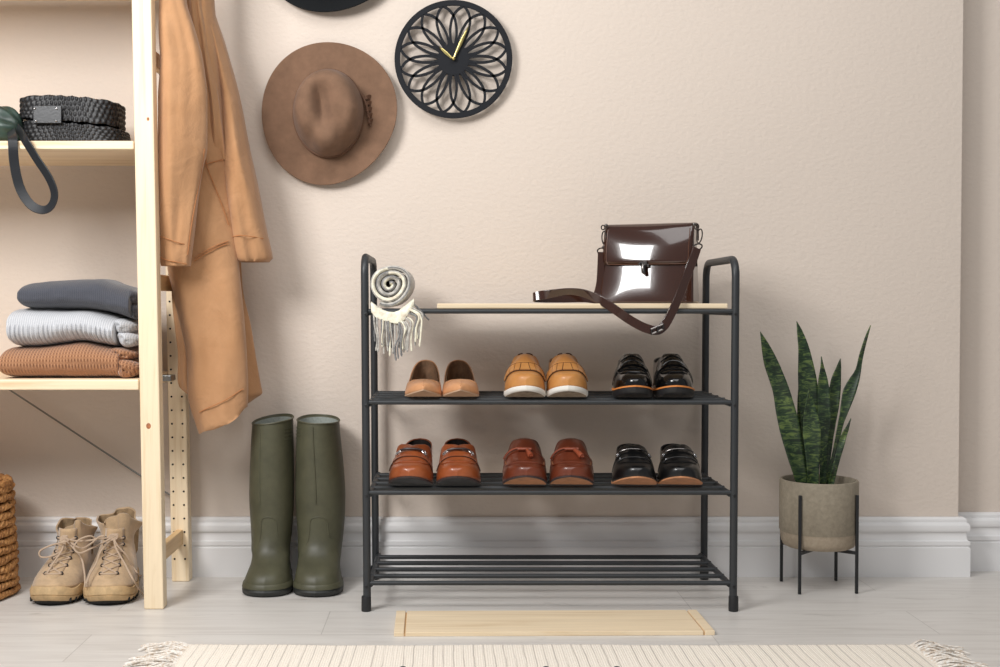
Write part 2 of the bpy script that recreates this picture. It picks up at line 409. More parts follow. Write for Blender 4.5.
# ---------------------------------------------------------------- folded sweaters
M['knit_dark'] = knit('charcoal_knit', (86,88,96), (58,60,68), 1500, 1500, .5)
M['knit_grey'] = knit('light_grey_knit', (206,207,210), (166,168,174), 1300, 1500, .5)
M['knit_brown'] = knit('camel_chunky_knit', (182,134,100), (122,80,54), 900, 620, 1.0)
def sweater(name, label, mat, top, bot, y0, y1, xfold, folds, ribs=None):
    """top / bot: silhouettes as (px, py); front fold at y0"""
    ft, fb = I(*top), I(*bot)
    xa, xz = top[0][0], xfold
    c0 = P((xa+xz)/2, bot[len(bot)//2][1], y0)
    r = thing(name, label, 'sweater', (c0.x, (y0+y1)/2, c0.z), 'sweaters in the folded stack')
    bm = B(); R = []; n = 72; m = 220
    for i in range(m+1):
        f = i/m
        # ease ends
        u = .5-.5*cos(pi*f); px = lerp(xa, xz, u)
        zt, zb = PZ(ft(px), y0+.03), PZ(fb(px), y0+.012)
        e = min(1, sqrt(max(0, 1-(1-min(1, f/.06))**2))*.55+.45) if f < .06 else 1
        if f > .95: e = max(.55, sqrt(max(0, 1-((f-.95)/.05)**2*.75)))
        zc = (zt+zb)/2; hh = (zt-zb)/2*e; yc = (y0+y1)/2; hy = (y1-y0)/2*(.9+.1*e)
        x = PX(px, y0+.02, zc); row = []
        for j in range(n):
            th = 2*pi*j/n; cc, ss = cos(th), sin(th)
            q = 2.6
            rr = (abs(cc)**q+abs(ss)**q)**(-1/q)
            nz = .0042*noise.noise(Vector((x*11, cc*1.3, ss*1.6+zc*7)))+.0012*noise.noise(Vector((x*40, cc*3, ss*3)))
            k = 0
            if ribs: 
                zr = zc+hh*rr*ss
                tt = (zt-zr)/(zt-zb+1e-9)
                if tt > ribs[0] and cc < 0: k = .0075*(abs(sin(x*ribs[1]))**.6-.4)
            row.append((x, yc+(hy+nz+k)*rr*cc, zc+(hh+nz*.6+k*.3)*rr*ss))
        R.append(row)
    vs = grid(bm, R, cu=True); cap(bm, vs[0][::-1]); cap(bm, vs[-1])
    obj('knit_body', bm, mat, r, angle=70)
    for (fx0, fx1, fy0, fy1, dy) in folds:
        bm = B(); R = []
        cz = PZ((fy0+fy1)/2, y0+.03); hz = abs(PZ(fy0, y0+.03)-PZ(fy1, y0+.03))/2; x0 = PX(fx0, y0+.03, cz); x1 = PX(fx1, y0+.03, cz)
        for i in range(25):
            f = i/24; e = sqrt(max(.0, 1-(1-min(1, f/.2))**2))*.98+.02; 
            if f > .8: e = sqrt(max(0, 1-((f-.8)/.2)**2))*.98+.02
            yy = lerp(y0+dy, y1-.02, f); row = []
            for j in range(28):
                th = 2*pi*j/28; wob = 1+.10*sin(3*th+f*4)+.06*noise.noise(Vector((th*1.5, f*6, fx0)))
                row.append(((x0+x1)/2+(x1-x0)/2*cos(th)*e*wob, yy+.004*cos(th*2), cz+hz*sin(th)*e*wob-.25*hz*cos(th)))
            R.append(row)
        vs = grid(bm, R, cu=True); cap(bm, vs[0][::-1]); cap(bm, vs[-1])
        obj('fold', bm, mat, r, angle=70)
    return r
sweater('folded_sweater', 'charcoal grey folded sweater on top of the stack of three', 'knit_dark',
    [(19.5,287),(21.5,284.5),(27,283),(36,282),(55,280),(75,278.5),(98,279),(112,284),(125,287),(138,291)],
    [(19.5,305),(21.5,307),(27,308.5),(60,309),(80,309.5),(100,312),(115,315),(126,319),(138,322)], 2.745, 2.955, 131, [(126,139,289,303,.012),(127,140,302,319,.02)])
sweater('folded_sweater', 'light grey folded sweater with ribbed edge, in the middle of the stack', 'knit_grey',
    [(8.5,312),(10.5,309.5),(15,308.3),(24,308),(50,309),(80,309.5),(100,313),(114,317),(138,322)],
    [(8.5,341),(10.5,345),(14,347),(40,346),(60,343),(78,341),(95,344),(114,347),(138,347)], 2.738, 2.955, 115, [(112,134,319,334,.008),(116,139,331,347,.004)], ribs=(.45, 300))
sweater('folded_sweater', 'camel brown chunky knit sweater at the bottom of the stack', 'knit_brown',
    [(.5,352),(2.5,349.5),(7,348),(15,347.5),(40,346),(60,343),(78,341.5),(95,344.5),(112,348),(138,352)],
    [(.5,375),(2.5,377.3),(7,378.5),(20,378.8),(60,378.8),(90,378.8),(118,378.8),(138,378.8)], 2.732, 2.955, 120, [(108,136,348,360,.01),(112,140,358,377.5,.0)])

# ---------------------------------------------------------------- basket
by = FL(0, 590)
BYc = 2.845; rB = .145
xr = PX(16.5, BYc, .1)
bc = Vector((xr-rB-.009, BYc, 0))
bk = thing('wicker_basket', 'round brown woven seagrass basket on the floor at the left edge', 'basket', bc)
hB = PZ(484, BYc)
bm = B(); nrow = 13
for k in range(nrow):
    z = (k+.5)*hB/nrow; rr = rB*(1.0-.085*(z/hB))
    for strand in (0, 1):
        pts = []; n = 300
        for j in range(n):
            th = 2*pi*j/n; ph = th*34+strand*pi+k*1.9+.7*sin(th*5+k*2)
            pts.append((bc.x+(rr+.0035*cos(ph)+.0015*sin(th*9+k))*cos(th), bc.y+(rr+.0035*cos(ph)+.0015*sin(th*9+k))*sin(th), max(.009, z+.0045*sin(ph)+.0015*sin(th*7+k*2))))
        tube(bm, pts, [.0058+.0012*sin(j*1.7+k) for j in range(n)], 6, closed=True)
obj('woven_side', bm, 'seagrass', bk, weld=0)
bm = B(); tube(bm, [(bc.x+rB*.9*cos(2*pi*j/80), bc.y+rB*.9*sin(2*pi*j/80), hB+.003*sin(j*2.5)) for j in range(80)], .0095, 8, closed=True)
obj('basket_rim', bm, 'seagrass', bk)
bm = B(); lathe(bm, [(1e-6,.004),(rB*.93,.004),(rB*.90,.02),(rB*.82,hB-.01)], bc, 48); obj('basket_lining', bm, 'seagrass', bk)

# ---------------------------------------------------------------- rubber boots
M['boot_green'] = basic('olive_rubber', (80,79,61), .46, var=.12, scale=14, bstr=.05, bscale=90, dark=(68,67,52), spec=.4)
M['boot_sole'] = basic('black_rubber_sole', (40,42,40), .55, var=.3, scale=60)
M['boot_lining'] = basic('grey_fabric_lining', (150,156,150), .9, var=.1, scale=200)
solew = I((0,0),(.02,.38),(.06,.63),(.12,.83),(.2,.96),(.3,1),(.42,.97),(.55,.86),(.68,.77),(.8,.76),(.9,.68),(.97,.42),(1,0))
def slice_pt(th, yf, yb, w, x0, mix, tilt=0):
    """mix 0 = sole outline, 1 = ellipse"""
    s = .5-.5*cos(th); y = lerp(yf, yb, s); e = abs(sin(th))**.92
    so = solew(s); hx = w*lerp(so, e, mix)
    return Vector((x0+(hx if sin(th) >= 0 else -hx), y, 0))
def rubber_boot(label, pxs, mirror):
    y0 = 2.815
    cz = lambda px, Y, z: PX(px, Y, z)
    rows = []  # (z, xl, xr, yf, yb, mix)
    sil = [(596,*pxs['toe'],y0,3.028,0),]
    zs = {}
    xl, xr_ = I(*pxs['L']), I(*pxs['R'])
    yc_sh = 2.960; d_sh = .058
    # key slices: z, yf, yb, mix
    kz = [(0.0,2.828,3.026,0),(.004,2.819,3.028,0),(.016,2.815,3.030,0),(.0165,2.817,3.029,0),(.030,2.819,3.028,0),(.045,2.826,3.026,.05),(.058,2.842,3.024,.12),(.068,2.862,3.022,.25),(.08,2.880,3.021,.45),(.10,2.894,3.020,.75),(.13,2.901,3.020,.95),(.17,2.903,3.022,1),(.22,2.900,3.026,1),(.30,2.898,3.030,1),(.36,2.897,3.030,1),(.45,2.897,3.030,1)]
    fy, fbk, fm = I(*[(a,b) for a,b,c,d in kz]), I(*[(a,c) for a,b,c,d in kz]), I(*[(a,d) for a,b,c,d in kz])
    ztop = PZ(420, 2.96)
    cxm = (xl(500)+xr_(500))/2; 
    root = thing('rubber_boot', label, 'boot', (PX(cxm, 2.92), 2.92, 0), 'green rubber boots')
    def outline(z, n=56, off=0.0):
        yf, yb, mx = fy(z), fbk(z), fm(z); ym = (yf+yb)/2 if mx > .5 else lerp(yf, yb, .3)
        lo, hi = 360, 640
        for _ in range(30):
            md = (lo+hi)/2
            if PZ(md, ym) > z: lo = md
            else: hi = md
        py = lo
        a, b2 = PX(xl(py), ym, z), PX(xr_(py), ym, z)
        x0 = (a+b2)/2; w = (b2-a)/2-off
        return [slice_pt(2*pi*k/n, yf+off, yb-off, w, x0, mx)+Vector((0,0,z)) for k in range(n)], x0, w, yf
    def rimz(p, x0):  # rim slopes
        return ztop+pxs['tilt']*(p.x-x0)/.05*.006+(.006 if p.y > 2.96 else -.002)*abs(p.y-2.96)/.06
    bm = B(); R = []
    zz = [.0165,.022,.03,.036,.042,.048,.054,.06,.066,.073,.08,.088,.097,.107,.12,.135,.15,.17,.19,.21,.24,.27,.30,.33,.36,ztop-.012]
    for z in zz:
        o, x0, w, yf = outline(z); 
        # wrinkles at the ankle
        for p in o:
            k = .0022*exp(-((z-.115)/.03)**2)*sin(z*420+p.x*30)
            p.y += k if p.y > 2.93 else -k*.4
        R.append(o)
    o, x0, w, yf = outline(ztop); R.append([Vector((p.x, p.y, rimz(p, x0))) for p in o])
    top = R[-1]
    R.append([Vector((x0+(p.x-x0)*.95, 2.963+(p.y-2.963)*.95, p.z+.0005)) for p in top])
    for z, q in ((ztop-.03, .93), (.27, .88), (.24, .8)):
        R.append([Vector((x0+(p.x-x0)*q, 2.963+(p.y-2.963)*q, z)) for p in top])
    vs = []
    for i in range(len(R)): vs.append([bm.verts.new(p) for p in R[i]])
    nin = len(R)-3
    for i in range(len(R)-1):
        for j in range(56):
            f = bm.faces.new((vs[i][j], vs[i][(j+1) % 56], vs[i+1][(j+1) % 56], vs[i+1][j])); f.material_index = 1 if i >= nin-1 else 0
    cap(bm, vs[-1], 1); cap(bm, vs[0][::-1], 0)
    up = obj('boot_shaft', bm, ['boot_green', 'boot_lining'], root, angle=60, sub=1)
    bm = B(); R = [outline(z, off=o_)[0] for z, o_ in ((0,.004),(.003,.0),(.012,-.0015),(.0168,-.001),(.017,.006))]
    vs = grid(bm, R, cu=True); cap(bm, vs[0][::-1]); cap(bm, vs[-1])
    obj('sole', bm, 'boot_sole', root)
    bm = B(); R = [outline(z, off=o_)[0] for z, o_ in ((.0170,.0),(.0175,-.0025),(.0265,-.0022),(.029,-.0004),(.0292,.004))]
    vs = grid(bm, R, cu=True); cap(bm, vs[0][::-1]); cap(bm, vs[-1])
    obj('foxing_band', bm, 'boot_green', root)
    # top hem, seam, instep panel, side ribs
    bm = B(); tube(bm, [p+Vector((0,0,-.001)) for p in top], .0021, 6, closed=True); obj('top_hem', bm, 'boot_green', root)
    def front(fx, z, off=.0006):
        o, x0, w, yf = outline(z); yb = fbk(z); c = fx
        s = .5-.5*sqrt(max(0, 1-c*c)) ; y = lerp(yf, yb, s)
        return Vector((x0+fx*w, y-off, z))
    bm = B(); fxs = pxs['seam']
    tube(bm, [front(fxs+.06*(1-(z-.19)/.2), z) for z in [.2+.0095*k for k in range(20)]], .0016, 6)
    # instep panel outline
    pan = [front(f, z, .001) for f, z in ((-.62,.098),(-.45,.112),(-.36,.135),(-.34,.155),(-.25,.166),(0,.170),(.25,.166),(.38,.155),(.42,.135),(.5,.122),(.75,.118))]
    tube(bm, spline(pan, 5), .0013, 6)
    obj('moulded_seam', bm, 'boot_green', root)
    bm = B()
    for k in range(4):
        z = ztop-.016-.0085*k; sd = pxs['rib']
        tube(bm, [front(sd*f, z, .0004) for f in (.70,.78,.86,.93,.97)], .0016, 6)
    obj('side_rib', bm, 'boot_green', root)
    return root
rubber_boot('tall olive green rubber boot, the one nearer the pine shelving unit', dict(toe=(243.5,292), L=[(410,253.5),(440,251.5),(497,249.5),(543,252),(562,251),(570,248),(582,244),(590,243),(600,243)], R=[(410,293),(497,293.8),(543,291),(565,289),(572,290),(582,291.5),(590,292.5),(600,293)], tilt=1.0, seam=-.42, rib=1), False)
rubber_boot('tall olive green rubber boot, the one nearer the black shoe rack', dict(toe=(294,343), L=[(410,298),(440,296.5),(497,295.5),(543,298),(562,297.5),(570,296),(582,294.5),(590,294),(600,294)], R=[(410,338.5),(430,340),(497,345.5),(543,343),(565,340),(572,340.5),(582,342),(590,343),(600,343)], tilt=-.35, seam=-.12, rib=-1), True)

# ---------------------------------------------------------------- hiking boots
M['suede'] = basic('tan_suede', (186,158,124), .95, var=.14, scale=30, bstr=.35, bscale=220, sheen=.5)
M['suede_in'] = basic('tan_suede_inside', (150,126,96), .95, var=.2, scale=60)
M['hike_sole'] = basic('tan_rubber_sole', (194,164,122), .7, var=.15, scale=40, bstr=.2, bscale=120)
M['tread'] = basic('black_tread', (26,24,22), .8)
M['lace'] = basic('beige_bootlace', (186,164,142), .9, bstr=.5, bscale=900)
M['eyelet'] = basic('dark_metal_eyelet', (70,72,78), .35, .9)
def hiking_boot(label, px_toe, py_collar, rot, lean, wid, flare):
    Yt = 2.728; L = .268
    x0 = PX(px_toe, Yt+.07, .03)
    root = thing('hiking_boot', label, 'boot', (x0, Yt+.07, 0), 'tan hiking boots')
    rm = Matrix.Rotation(rot, 3, 'Z')
    hc = PZ(py_collar, Yt+.20)
    def W(p): # local (x, y from toe, z) -> world
        q = rm @ Vector((p[0], p[1]-.07, 0)); return Vector((x0+q.x, Yt+.07+q.y, p[2]))
    kz = [(0,.012,L-.006,0),(.006,.003,L-.001,0),(.02,0,L,0),(.034,.003,L-.003,0),(.045,.010,L-.006,.03),(.055,.024,L-.008,.08),(.064,.044,L-.009,.16),(.074,.070,L-.010,.3),(.086,.094,L-.011,.5),(.10,.112,L-.012,.75),(.12,.124,L-.010,.95),(.15,.128,L-.008,1),(.2,.124,L-.002,1)]
    fy, fbk, fm = I(*[(a,b) for a,b,c,d in kz]), I(*[(a,c) for a,b,c,d in kz]), I(*[(a,d) for a,b,c,d in kz])
    fw = I((0,wid*.96),(.03,wid),(.05,wid*.97),(.07,wid*.88),(.09,wid*.76),(.12,wid*.66),(.15,wid*.70),(.19,wid*.78))
    def outline(z, off=0, n=60):
        o = [slice_pt(2*pi*k/n, fy(z)+off, fbk(z)-off, fw(z)-off, 0, fm(z)) for k in range(n)]
        for p in o: p.x += lean*max(0, z-.05); p.z = z
        return o
    spring = lambda y: .010*max(0, 1-y/.06)**2
    bm = B(); R = []
    zs = [.033,.038,.044,.05,.055,.06,.065,.07,.076,.082,.09,.098,.108,.118,.128,.14,hc-.012,hc]
    for z in zs:
        o = outline(z)
        f = max(0, (z-.1)/(hc-.1))
        for k, p in enumerate(o):
            th = 2*pi*k/60; front = max(0, cos(th))  # th=0 is the front
            p.x *= 1; wr = f*(.0045*sin(4*th+1+flare)+.003*sin(7*th+z*60))
            p.x += wr*2*(1 if p.x > 0 else -1)*.6+f*f*flare*.006*(sin(th)); p.y += wr
            if z > .11: p.y += front**6*.02*f   # tongue gap sinks in
            crease = .0014*noise.noise(Vector((p.x*60, p.y*40, z*70))); p.y += crease
        o = [Vector((p.x, p.y, p.z+spring(p.y)*(1 if z < .05 else .4)+(f**3)*(.010*sin(2*pi*k/60*2+flare)+.007*sin(2*pi*k/60*3)))) for k, p in enumerate(o)]
        R.append(o)
    top = R[-1]; cx = sum(p.x for p in top)/60; cy = sum(p.y for p in top)/60
    R.append([Vector((cx+(p.x-cx)*1.04, cy+(p.y-cy)*1.03, p.z+.006)) for p in top])
    R.append([Vector((cx+(p.x-cx)*.93, cy+(p.y-cy)*.93, p.z+.007)) for p in top])
    ni = len(R)-1
    for q, z in ((.84,hc-.01),(.8,hc-.05),(.8,.06)):
        R.append([Vector((cx+(p.x-cx)*q, cy+(p.y-cy)*q, z)) for p in top])
    vs = [[bm.verts.new(W(p)) for p in r] for r in R]
    for i in range(len(R)-1):
        for j in range(60): bm.faces.new((vs[i][j], vs[i][(j+1) % 60], vs[i+1][(j+1) % 60], vs[i+1][j])).material_index = 1 if i >= ni else 0
    cap(bm, vs[-1], 1); cap(bm, vs[0][::-1])
    obj('boot_upper', bm, ['suede', 'suede_in'], root, angle=75, sub=1)
    bm = B(); R = []
    for z, o_ in ((.006,.002),(.010,-.002),(.016,-.003),(.0175,-.001),(.019,-.003),(.030,-.0035),(.036,-.002),(.0365,.004)):
        R.append([W((p.x, p.y, z+spring(p.y)+(.0025*sin(p.y*110) if z > .03 else 0))) for p in outline(min(z, .034), o_)])
    vs = grid(bm, R, cu=True); cap(bm, vs[0][::-1]); cap(bm, vs[-1]); so = obj('sole', bm, 'hike_sole', root)
    bm = B(); R = [[W((p.x, p.y, z+spring(p.y))) for p in outline(.004, o_)] for z, o_ in ((0,.006),(.007,.001))]
    vs = grid(bm, R, cu=True); cap(bm, vs[0][::-1]); cap(bm, vs[-1]); obj('tread', bm, 'tread', so)
    bm = B()
    for k in range(26):
        s = .03+.22*(k % 13)/13; 
        sd = 1 if k < 13 else -1
        hw = fw(.01)*solew(s/L)+.0015
        box(bm, W((sd*hw, s, .009+spring(s))), (.004, .0055, .008), rm)
    obj('tread_notch', bm, 'tread', so)
    # front ridge line: instep curve (local)
    def inst(f, side, off=.003):  # f 0 (toe end of lacing) .. 1 (ankle)
        z = lerp(.064, .133, f); y = fy(z); w = fw(z)
        sx = lerp(.018, .021, f)*side
        s = .5-.5*sqrt(max(0, 1-min(1, (abs(sx)/w))**2)); yy = lerp(y, fbk(z), s)
        return Vector((sx+lean*max(0, z-.05), yy-off, z+.002))
    bm = B(); rows = []
    for i in range(14):
        f = -.12+i/13*1.35; r = []
        for j in range(9):
            s = -1+j/4; p = inst(min(f, 1.0), s*.95, -.0005); z = p.z+max(0, f-1)*.07+min(0, f)*.05
            r.append(W((p.x, p.y-.003*(1-s*s)+(max(0, f-1)*.01), z)))
        rows.append(r)
    grid(bm, rows); obj('tongue', bm, 'suede', root, solid=.003, offset=0)
    bmL = B(); fs = [0,.17,.34,.51,.72,.92]
    for f in fs:
        for s in (-1, 1):
            bmE = B(); c = W(inst(f, s, .004)); tube(bmE, [c+Vector((.0035*cos(a), -.001, .0035*sin(a))) for a in [2*pi*k/10 for k in range(10)]], .0013, 5, closed=True); obj('eyelet', bmE, 'eyelet', root)
    for i in range(len(fs)):
        if i+1 < len(fs):
            for s in (-1, 1):
                a, b2 = inst(fs[i], s, .006), inst(fs[i+1], -s, .006); md = (a+b2)/2+Vector((0, -.007, .002))
                tube(bmL, [W(p) for p in spline([a, md, b2], 6)], .0021, 6)
        a, b2 = inst(fs[i], -1, .006), inst(fs[i], 1, .006)
        if i == 0: tube(bmL, [W(p) for p in spline([a, (a+b2)/2+Vector((0,-.006,0)), b2], 6)], .0021, 6)
    return root, W, inst, bmL
def Pl(px, py, y): return P(px, py, y)
r1, W1, in1, l1 = hiking_boot('tan suede hiking boot on the left of its pair, lace loop out to its side', 57, 525, radians(-1.5), .03, .0535, .2)
kn = W1(in1(.95, 0, .012))
yk = kn.y
loopA = [kn, Pl(68,541,yk-.02), Pl(52,545,yk-.03), Pl(40,551,yk-.035), Pl(41,557,yk-.035), Pl(52,556,yk-.03), Pl(64,549,yk-.02), kn+Vector((.002,-.004,0))]
tube(l1, spline(loopA, 8), .0021, 6)
tube(l1, spline([kn, Pl(62,550,yk-.03), Pl(54,562,yk-.05), Pl(47,573,yk-.07), W1((-.03,.06,.064))], 8), .0021, 6)
loopB = [kn, Pl(80,548,yk-.025), Pl(89,545,yk-.035), Pl(99,537,yk-.04), Pl(104,536.5,yk-.04), Pl(92,540,yk-.035), Pl(78,541,yk-.02), kn+Vector((0,-.004,.001))]
tube(l1, spline(loopB, 8), .0021, 6)
tube(l1, spline([kn, Pl(80,556,yk-.03), Pl(84,570,yk-.06), Pl(85,582,yk-.10), Pl(85,587,yk-.105)], 8), .0021, 6)
for a in range(3):
    tube(l1, [kn+Vector((.007*cos(t_), -.004+.004*sin(t_+a), .006*sin(t_+a*.8))) for t_ in [2*pi*k/12 for k in range(12)]], .0022, 6, closed=True)
obj('bootlace', l1, 'lace', r1, weld=0)
r2, W2_, in2, l2 = hiking_boot('tan suede hiking boot on the right of its pair, beside the pine upright', 110.5, 518, radians(7), .012, .0565, 1.2)
kn = W2_(in2(1.0, 0, .012)); yk = kn.y
tube(l2, spline([kn, Pl(98,539,yk-.02), Pl(90,536,yk-.03), Pl(79,540,yk-.04), Pl(74,548,yk-.045), Pl(80,553,yk-.045), Pl(92,548,yk-.03), kn+Vector((.002,-.004,0))], 8), .0021, 6)
tube(l2, spline([kn, Pl(101,551,yk-.03), Pl(96,564,yk-.06), Pl(90,574,yk-.09), Pl(86,584,yk-.115)], 8), .0021, 6)
tube(l2, spline([kn, Pl(117,545,yk-.02), Pl(127,556,yk-.02), Pl(133,567,yk-.01), Pl(139,575,yk+.0), FL(141,577)+Vector((0,0,.003))], 8), .0021, 6)
tube(l2, spline([kn, Pl(116,548,yk-.03), Pl(125,564,yk-.06), Pl(134,581,yk-.09), FL(143,600)+Vector((-.003,.02,.004))], 8), .0021, 6)
for a in range(3):
    tube(l2, [kn+Vector((.010*cos(t_), -.004+.004*sin(t_+a), .006*sin(t_+a*.8))) for t_ in [2*pi*k/12 for k in range(12)]], .0023, 6, closed=True)
obj('bootlace', l2, 'lace', r2, weld=0)
# ---------------------------------------------------------------- coat
t = NT('tan_cotton_twill'); t.set(Roughness=.9); t.b.inputs['Specular IOR Level'].default_value = .15; t.b.inputs['Sheen Weight'].default_value = .25
nz = t.n('ShaderNodeTexNoise', Scale=9.0, Detail=6.0, Roughness=.6); t.l(t.coord((1,1,.8)), nz.inputs['Vector'])
t.l(t.ramp(nz.outputs['Fac'], [(.3, lin((172,128,90))), (.7, lin((188,144,106)))]), t.b.inputs['Base Color'])
n2 = t.n('ShaderNodeTexNoise', Scale=24.0, Detail=5.0, Roughness=.55, Distortion=.6); t.l(t.coord((1,1,.8)), n2.inputs['Vector'])
t.bump(n2.outputs['Fac'], .7, .006); M['twill'] = t.m
M['seam'] = basic('coat_seam_thread', (176,118,74), .9, bstr=.5, bscale=600)
M['coat_in'] = basic('coat_inside_shadow', (120,82,52), .95)
coat = thing('coat', 'long tan cotton coat hanging beside the pine shelving unit', 'coat', (PX(205, 2.9), 2.88, PZ(432, 2.88)))
def sleeve(name, rows, mat='twill', n=96, m=110, fold=None, open_bottom=True, q=2.3):
    """rows: (py, xl, xr, Yc, half depth); returns front(u, py) too"""
    fl, fr, fy, fd = (I(*[(r[0], r[k]) for r in rows]) for k in (1, 2, 3, 4))
    p0, p1 = rows[0][0], rows[-1][0]
    def pt(u, py, ins=0):
        """u: angle round the section; u=-pi/2 is the front"""
        Y = fy(py); xl, xr = fl(py), fr(py); z = PZ(py, Y); x0, x1 = PX(xl, Y, z), PX(xr, Y, z)
        c, s = cos(u), sin(u); rr = (abs(c)**q+abs(s)**q)**(-1/q)
        d = fd(py)-ins; fo = fold(c*rr, py) if fold else 0
        return Vector(((x0+x1)/2+((x1-x0)/2-ins)*c*rr, Y+d*s*rr+(fo if s < 0 else -fo*.5)*min(1, abs(s)*1.6), z))
    bm = B(); R = []
    for i in range(m+1):
        py = lerp(p0, p1, i/m); R.append([pt(2*pi*k/n, py) for k in range(n)])
    if open_bottom:
        R.append([pt(2*pi*k/n, p1, .004)+Vector((0,0,.001)) for k in range(n)])
        R.append([pt(2*pi*k/n, p1-22, .006) for k in range(n)])
    vs = grid(bm, R, cu=True)
    if open_bottom:
        for f in bm.faces:
            pass
    cap(bm, vs[0][::-1]); cap(bm, vs[-1])
    o = obj(name, bm, mat, coat, angle=80)
    return o, pt
def slant(rows, lo):  return rows
# body (front panel)
def fold_of(seed, a1, a2, fx=.95, fy=.008):
    def f(x, py):
        return a1*noise.noise(Vector((x*fx+.25*sin(py*.01+seed), py*fy, seed)))*2+a2*noise.noise(Vector((x*fx*2.6, py*fy*2.2, seed+5)))*2
    return f
fbody = fold_of(1.0, .012, .003)
hem = I((199.6,434),(215,428.5),(225.5,425.5),(238,416),(246,408),(260,402))
bodyrows = [(-150,176,200,2.90,.02),(-60,182,212,2.90,.035),(0,186,214,2.90,.04),(60,186,221,2.89,.045),(130,182,226,2.885,.05),(200,172,233,2.88,.05),(262,167.5,238.5,2.875,.05),(294,173.7,241.5,2.87,.047),(319,179,244,2.87,.044),(362,187,247,2.87,.04),(391,187.5,248,2.87,.036),(408,190.5,247.5,2.87,.033),(416,193,246,2.87,.03),(434,199,245,2.87,.028)]
bo, bp = sleeve('coat_body', bodyrows, fold=fbody)
# cut the hem line: pull up vertices below the slanted hem
me = bo.data; base = coat.location
from mathutils import Vector as V3
for v in me.vertices:
    w = v.co+base
    # pixel of the point
    dy = w.y*CT-(w.z-HC)*ST; px = CX+w.x/dy*F; py = CY-(w.y*ST+(w.z-HC)*CT)/dy*F
    h = hem(px)+.7*sin(px*.3)
    if py > h: v.co.z += (py-h)*w.y/F*.985
# back layers
sleeve('coat_back_panel', [(180,200,238,2.965,.02),(262,200,241,2.965,.022),(290,200,243,2.965,.024),(324,200,250.5,2.963,.028),(366,205,257.5,2.96,.028),(385,215,261,2.955,.028),(393,224,262.5,2.955,.027),(398,232,256,2.955,.02),(403,238,249,2.955,.012)], fold=fold_of(11., .008, .003))
sleeve('coat_side_panel', [(240,170,192,2.925,.012),(300,172,196,2.925,.012),(330,175,198,2.925,.012),(360,178,200,2.925,.012),(378,177.5,200,2.925,.012),(386,179,200,2.925,.011),(394,187,199,2.925,.007)], fold=lambda x, py: .003*sin(6*x))
# middle fold of cloth between body and right arm
sleeve('coat_facing', [(-150,188,204,2.88,.018),(0,189,202,2.862,.020),(30,192,207,2.858,.022),(70,199,214,2.852,.022),(100,205,219,2.85,.02),(124,207,222,2.852,.018),(140,206.5,224,2.856,.014),(160,205,226,2.865,.008)], fold=lambda x, py: .003*sin(6*x+py*.03))
# arms
fl_ = fold_of(3.3, .012, .003)
arm1 = [(-150,172,196,2.83,.03),(-60,163,186,2.80,.032),(-20,160,184,2.79,.034),(0,159.8,186,2.785,.036),(30,159.5,195,2.78,.038),(62,161,203,2.78,.040),(100,158.5,207,2.785,.042),(147,158.5,207,2.785,.043),(171,159,202,2.785,.043),(198,160,198,2.785,.042),(237,160.8,193.5,2.785,.04),(262,161,190.6,2.785,.037),(266,161.5,190.4,2.785,.035)]
a1, p1_ = sleeve('left_arm', arm1, fold=fl_)
fr_ = fold_of(7.1, .012, .003)
arm2 = [(-150,192,206,2.90,.022),(0,199,212.5,2.905,.03),(45,208,225.5,2.91,.038),(94,215,239,2.912,.045),(150,221,250,2.912,.05),(189,226,258.5,2.912,.052),(230,231,266.5,2.912,.052),(252,233,271.6,2.912,.049),(258,234,272.6,2.912,.046),(262,236,269,2.912,.042)]
a2, p2_ = sleeve('right_arm', arm2, fold=fr_)
def seamline(parent, ptf, pts, r=.0011, d=.0045):
    bm = B(); out = []
    for u, py in pts:
        ang = -math.acos(max(-1, min(1, u))); p = ptf(ang, py); p.y -= d; out.append(p)
    tube(bm, spline(out, 6), r, 5); obj('stitched_seam', bm, 'seam', parent)
def ux(rows, px, py):
    xl, xr = I(*[(r[0], r[1]) for r in rows])(py), I(*[(r[0], r[2]) for r in rows])(py)
    f = (px-xl)/(xr-xl)*2-1
    q = 2.3
    # invert superellipse: x = c*rr
    lo, hi = 0, pi
    for _ in range(30):
        md = (lo+hi)/2; c, s = cos(md), sin(md); rr = (abs(c)**q+abs(s)**q)**(-1/q)
        if c*rr > f: lo = md
        else: hi = md
    return cos(lo)
def seam_px(parent, ptf, rows, pts): seamline(parent, ptf, [(ux(rows, a, b), b) for a, b in pts])
seam_px(bo, bp, bodyrows, [(207,147),(212,170),(219,190),(226,210),(231,226)])
seam_px(bo, bp, bodyrows, [(199,262),(206,257),(218,250),(231,244)])
seam_px(bo, bp, bodyrows, [(199,259.5),(206,254.5),(218,247.5),(231,241.5)])
seam_px(bo, bp, bodyrows, [(202,411),(215,405),(230,398),(245,388)])
seam_px(a1, p1_, arm1, [(206,150),(202,175),(197,203),(193,232),(190,255)])
seam_px(a1, p1_, arm1, [(163,237),(172,240),(182,243.5),(192,246)])
seam_px(a1, p1_, arm1, [(163,258),(172,261),(182,263),(189,264.5)])
seam_px(a2, p2_, arm2, [(236,238),(246,237),(256,238),(266,239.5)])
seam_px(bo, bp, bodyrows, [(203,170),(212,166),(225,161)])
bm = B(); c = P(192, -150, 2.89); tube(bm, spline([c+Vector((.0,0,-.03)), c+Vector((0,0,.03)), c+Vector((-.03,0,.05)), Vector((xc-K*c.z, c.y, c.z+.05))], 6), .006, 8)
obj('coat_hook', bm, 'steel', unit)

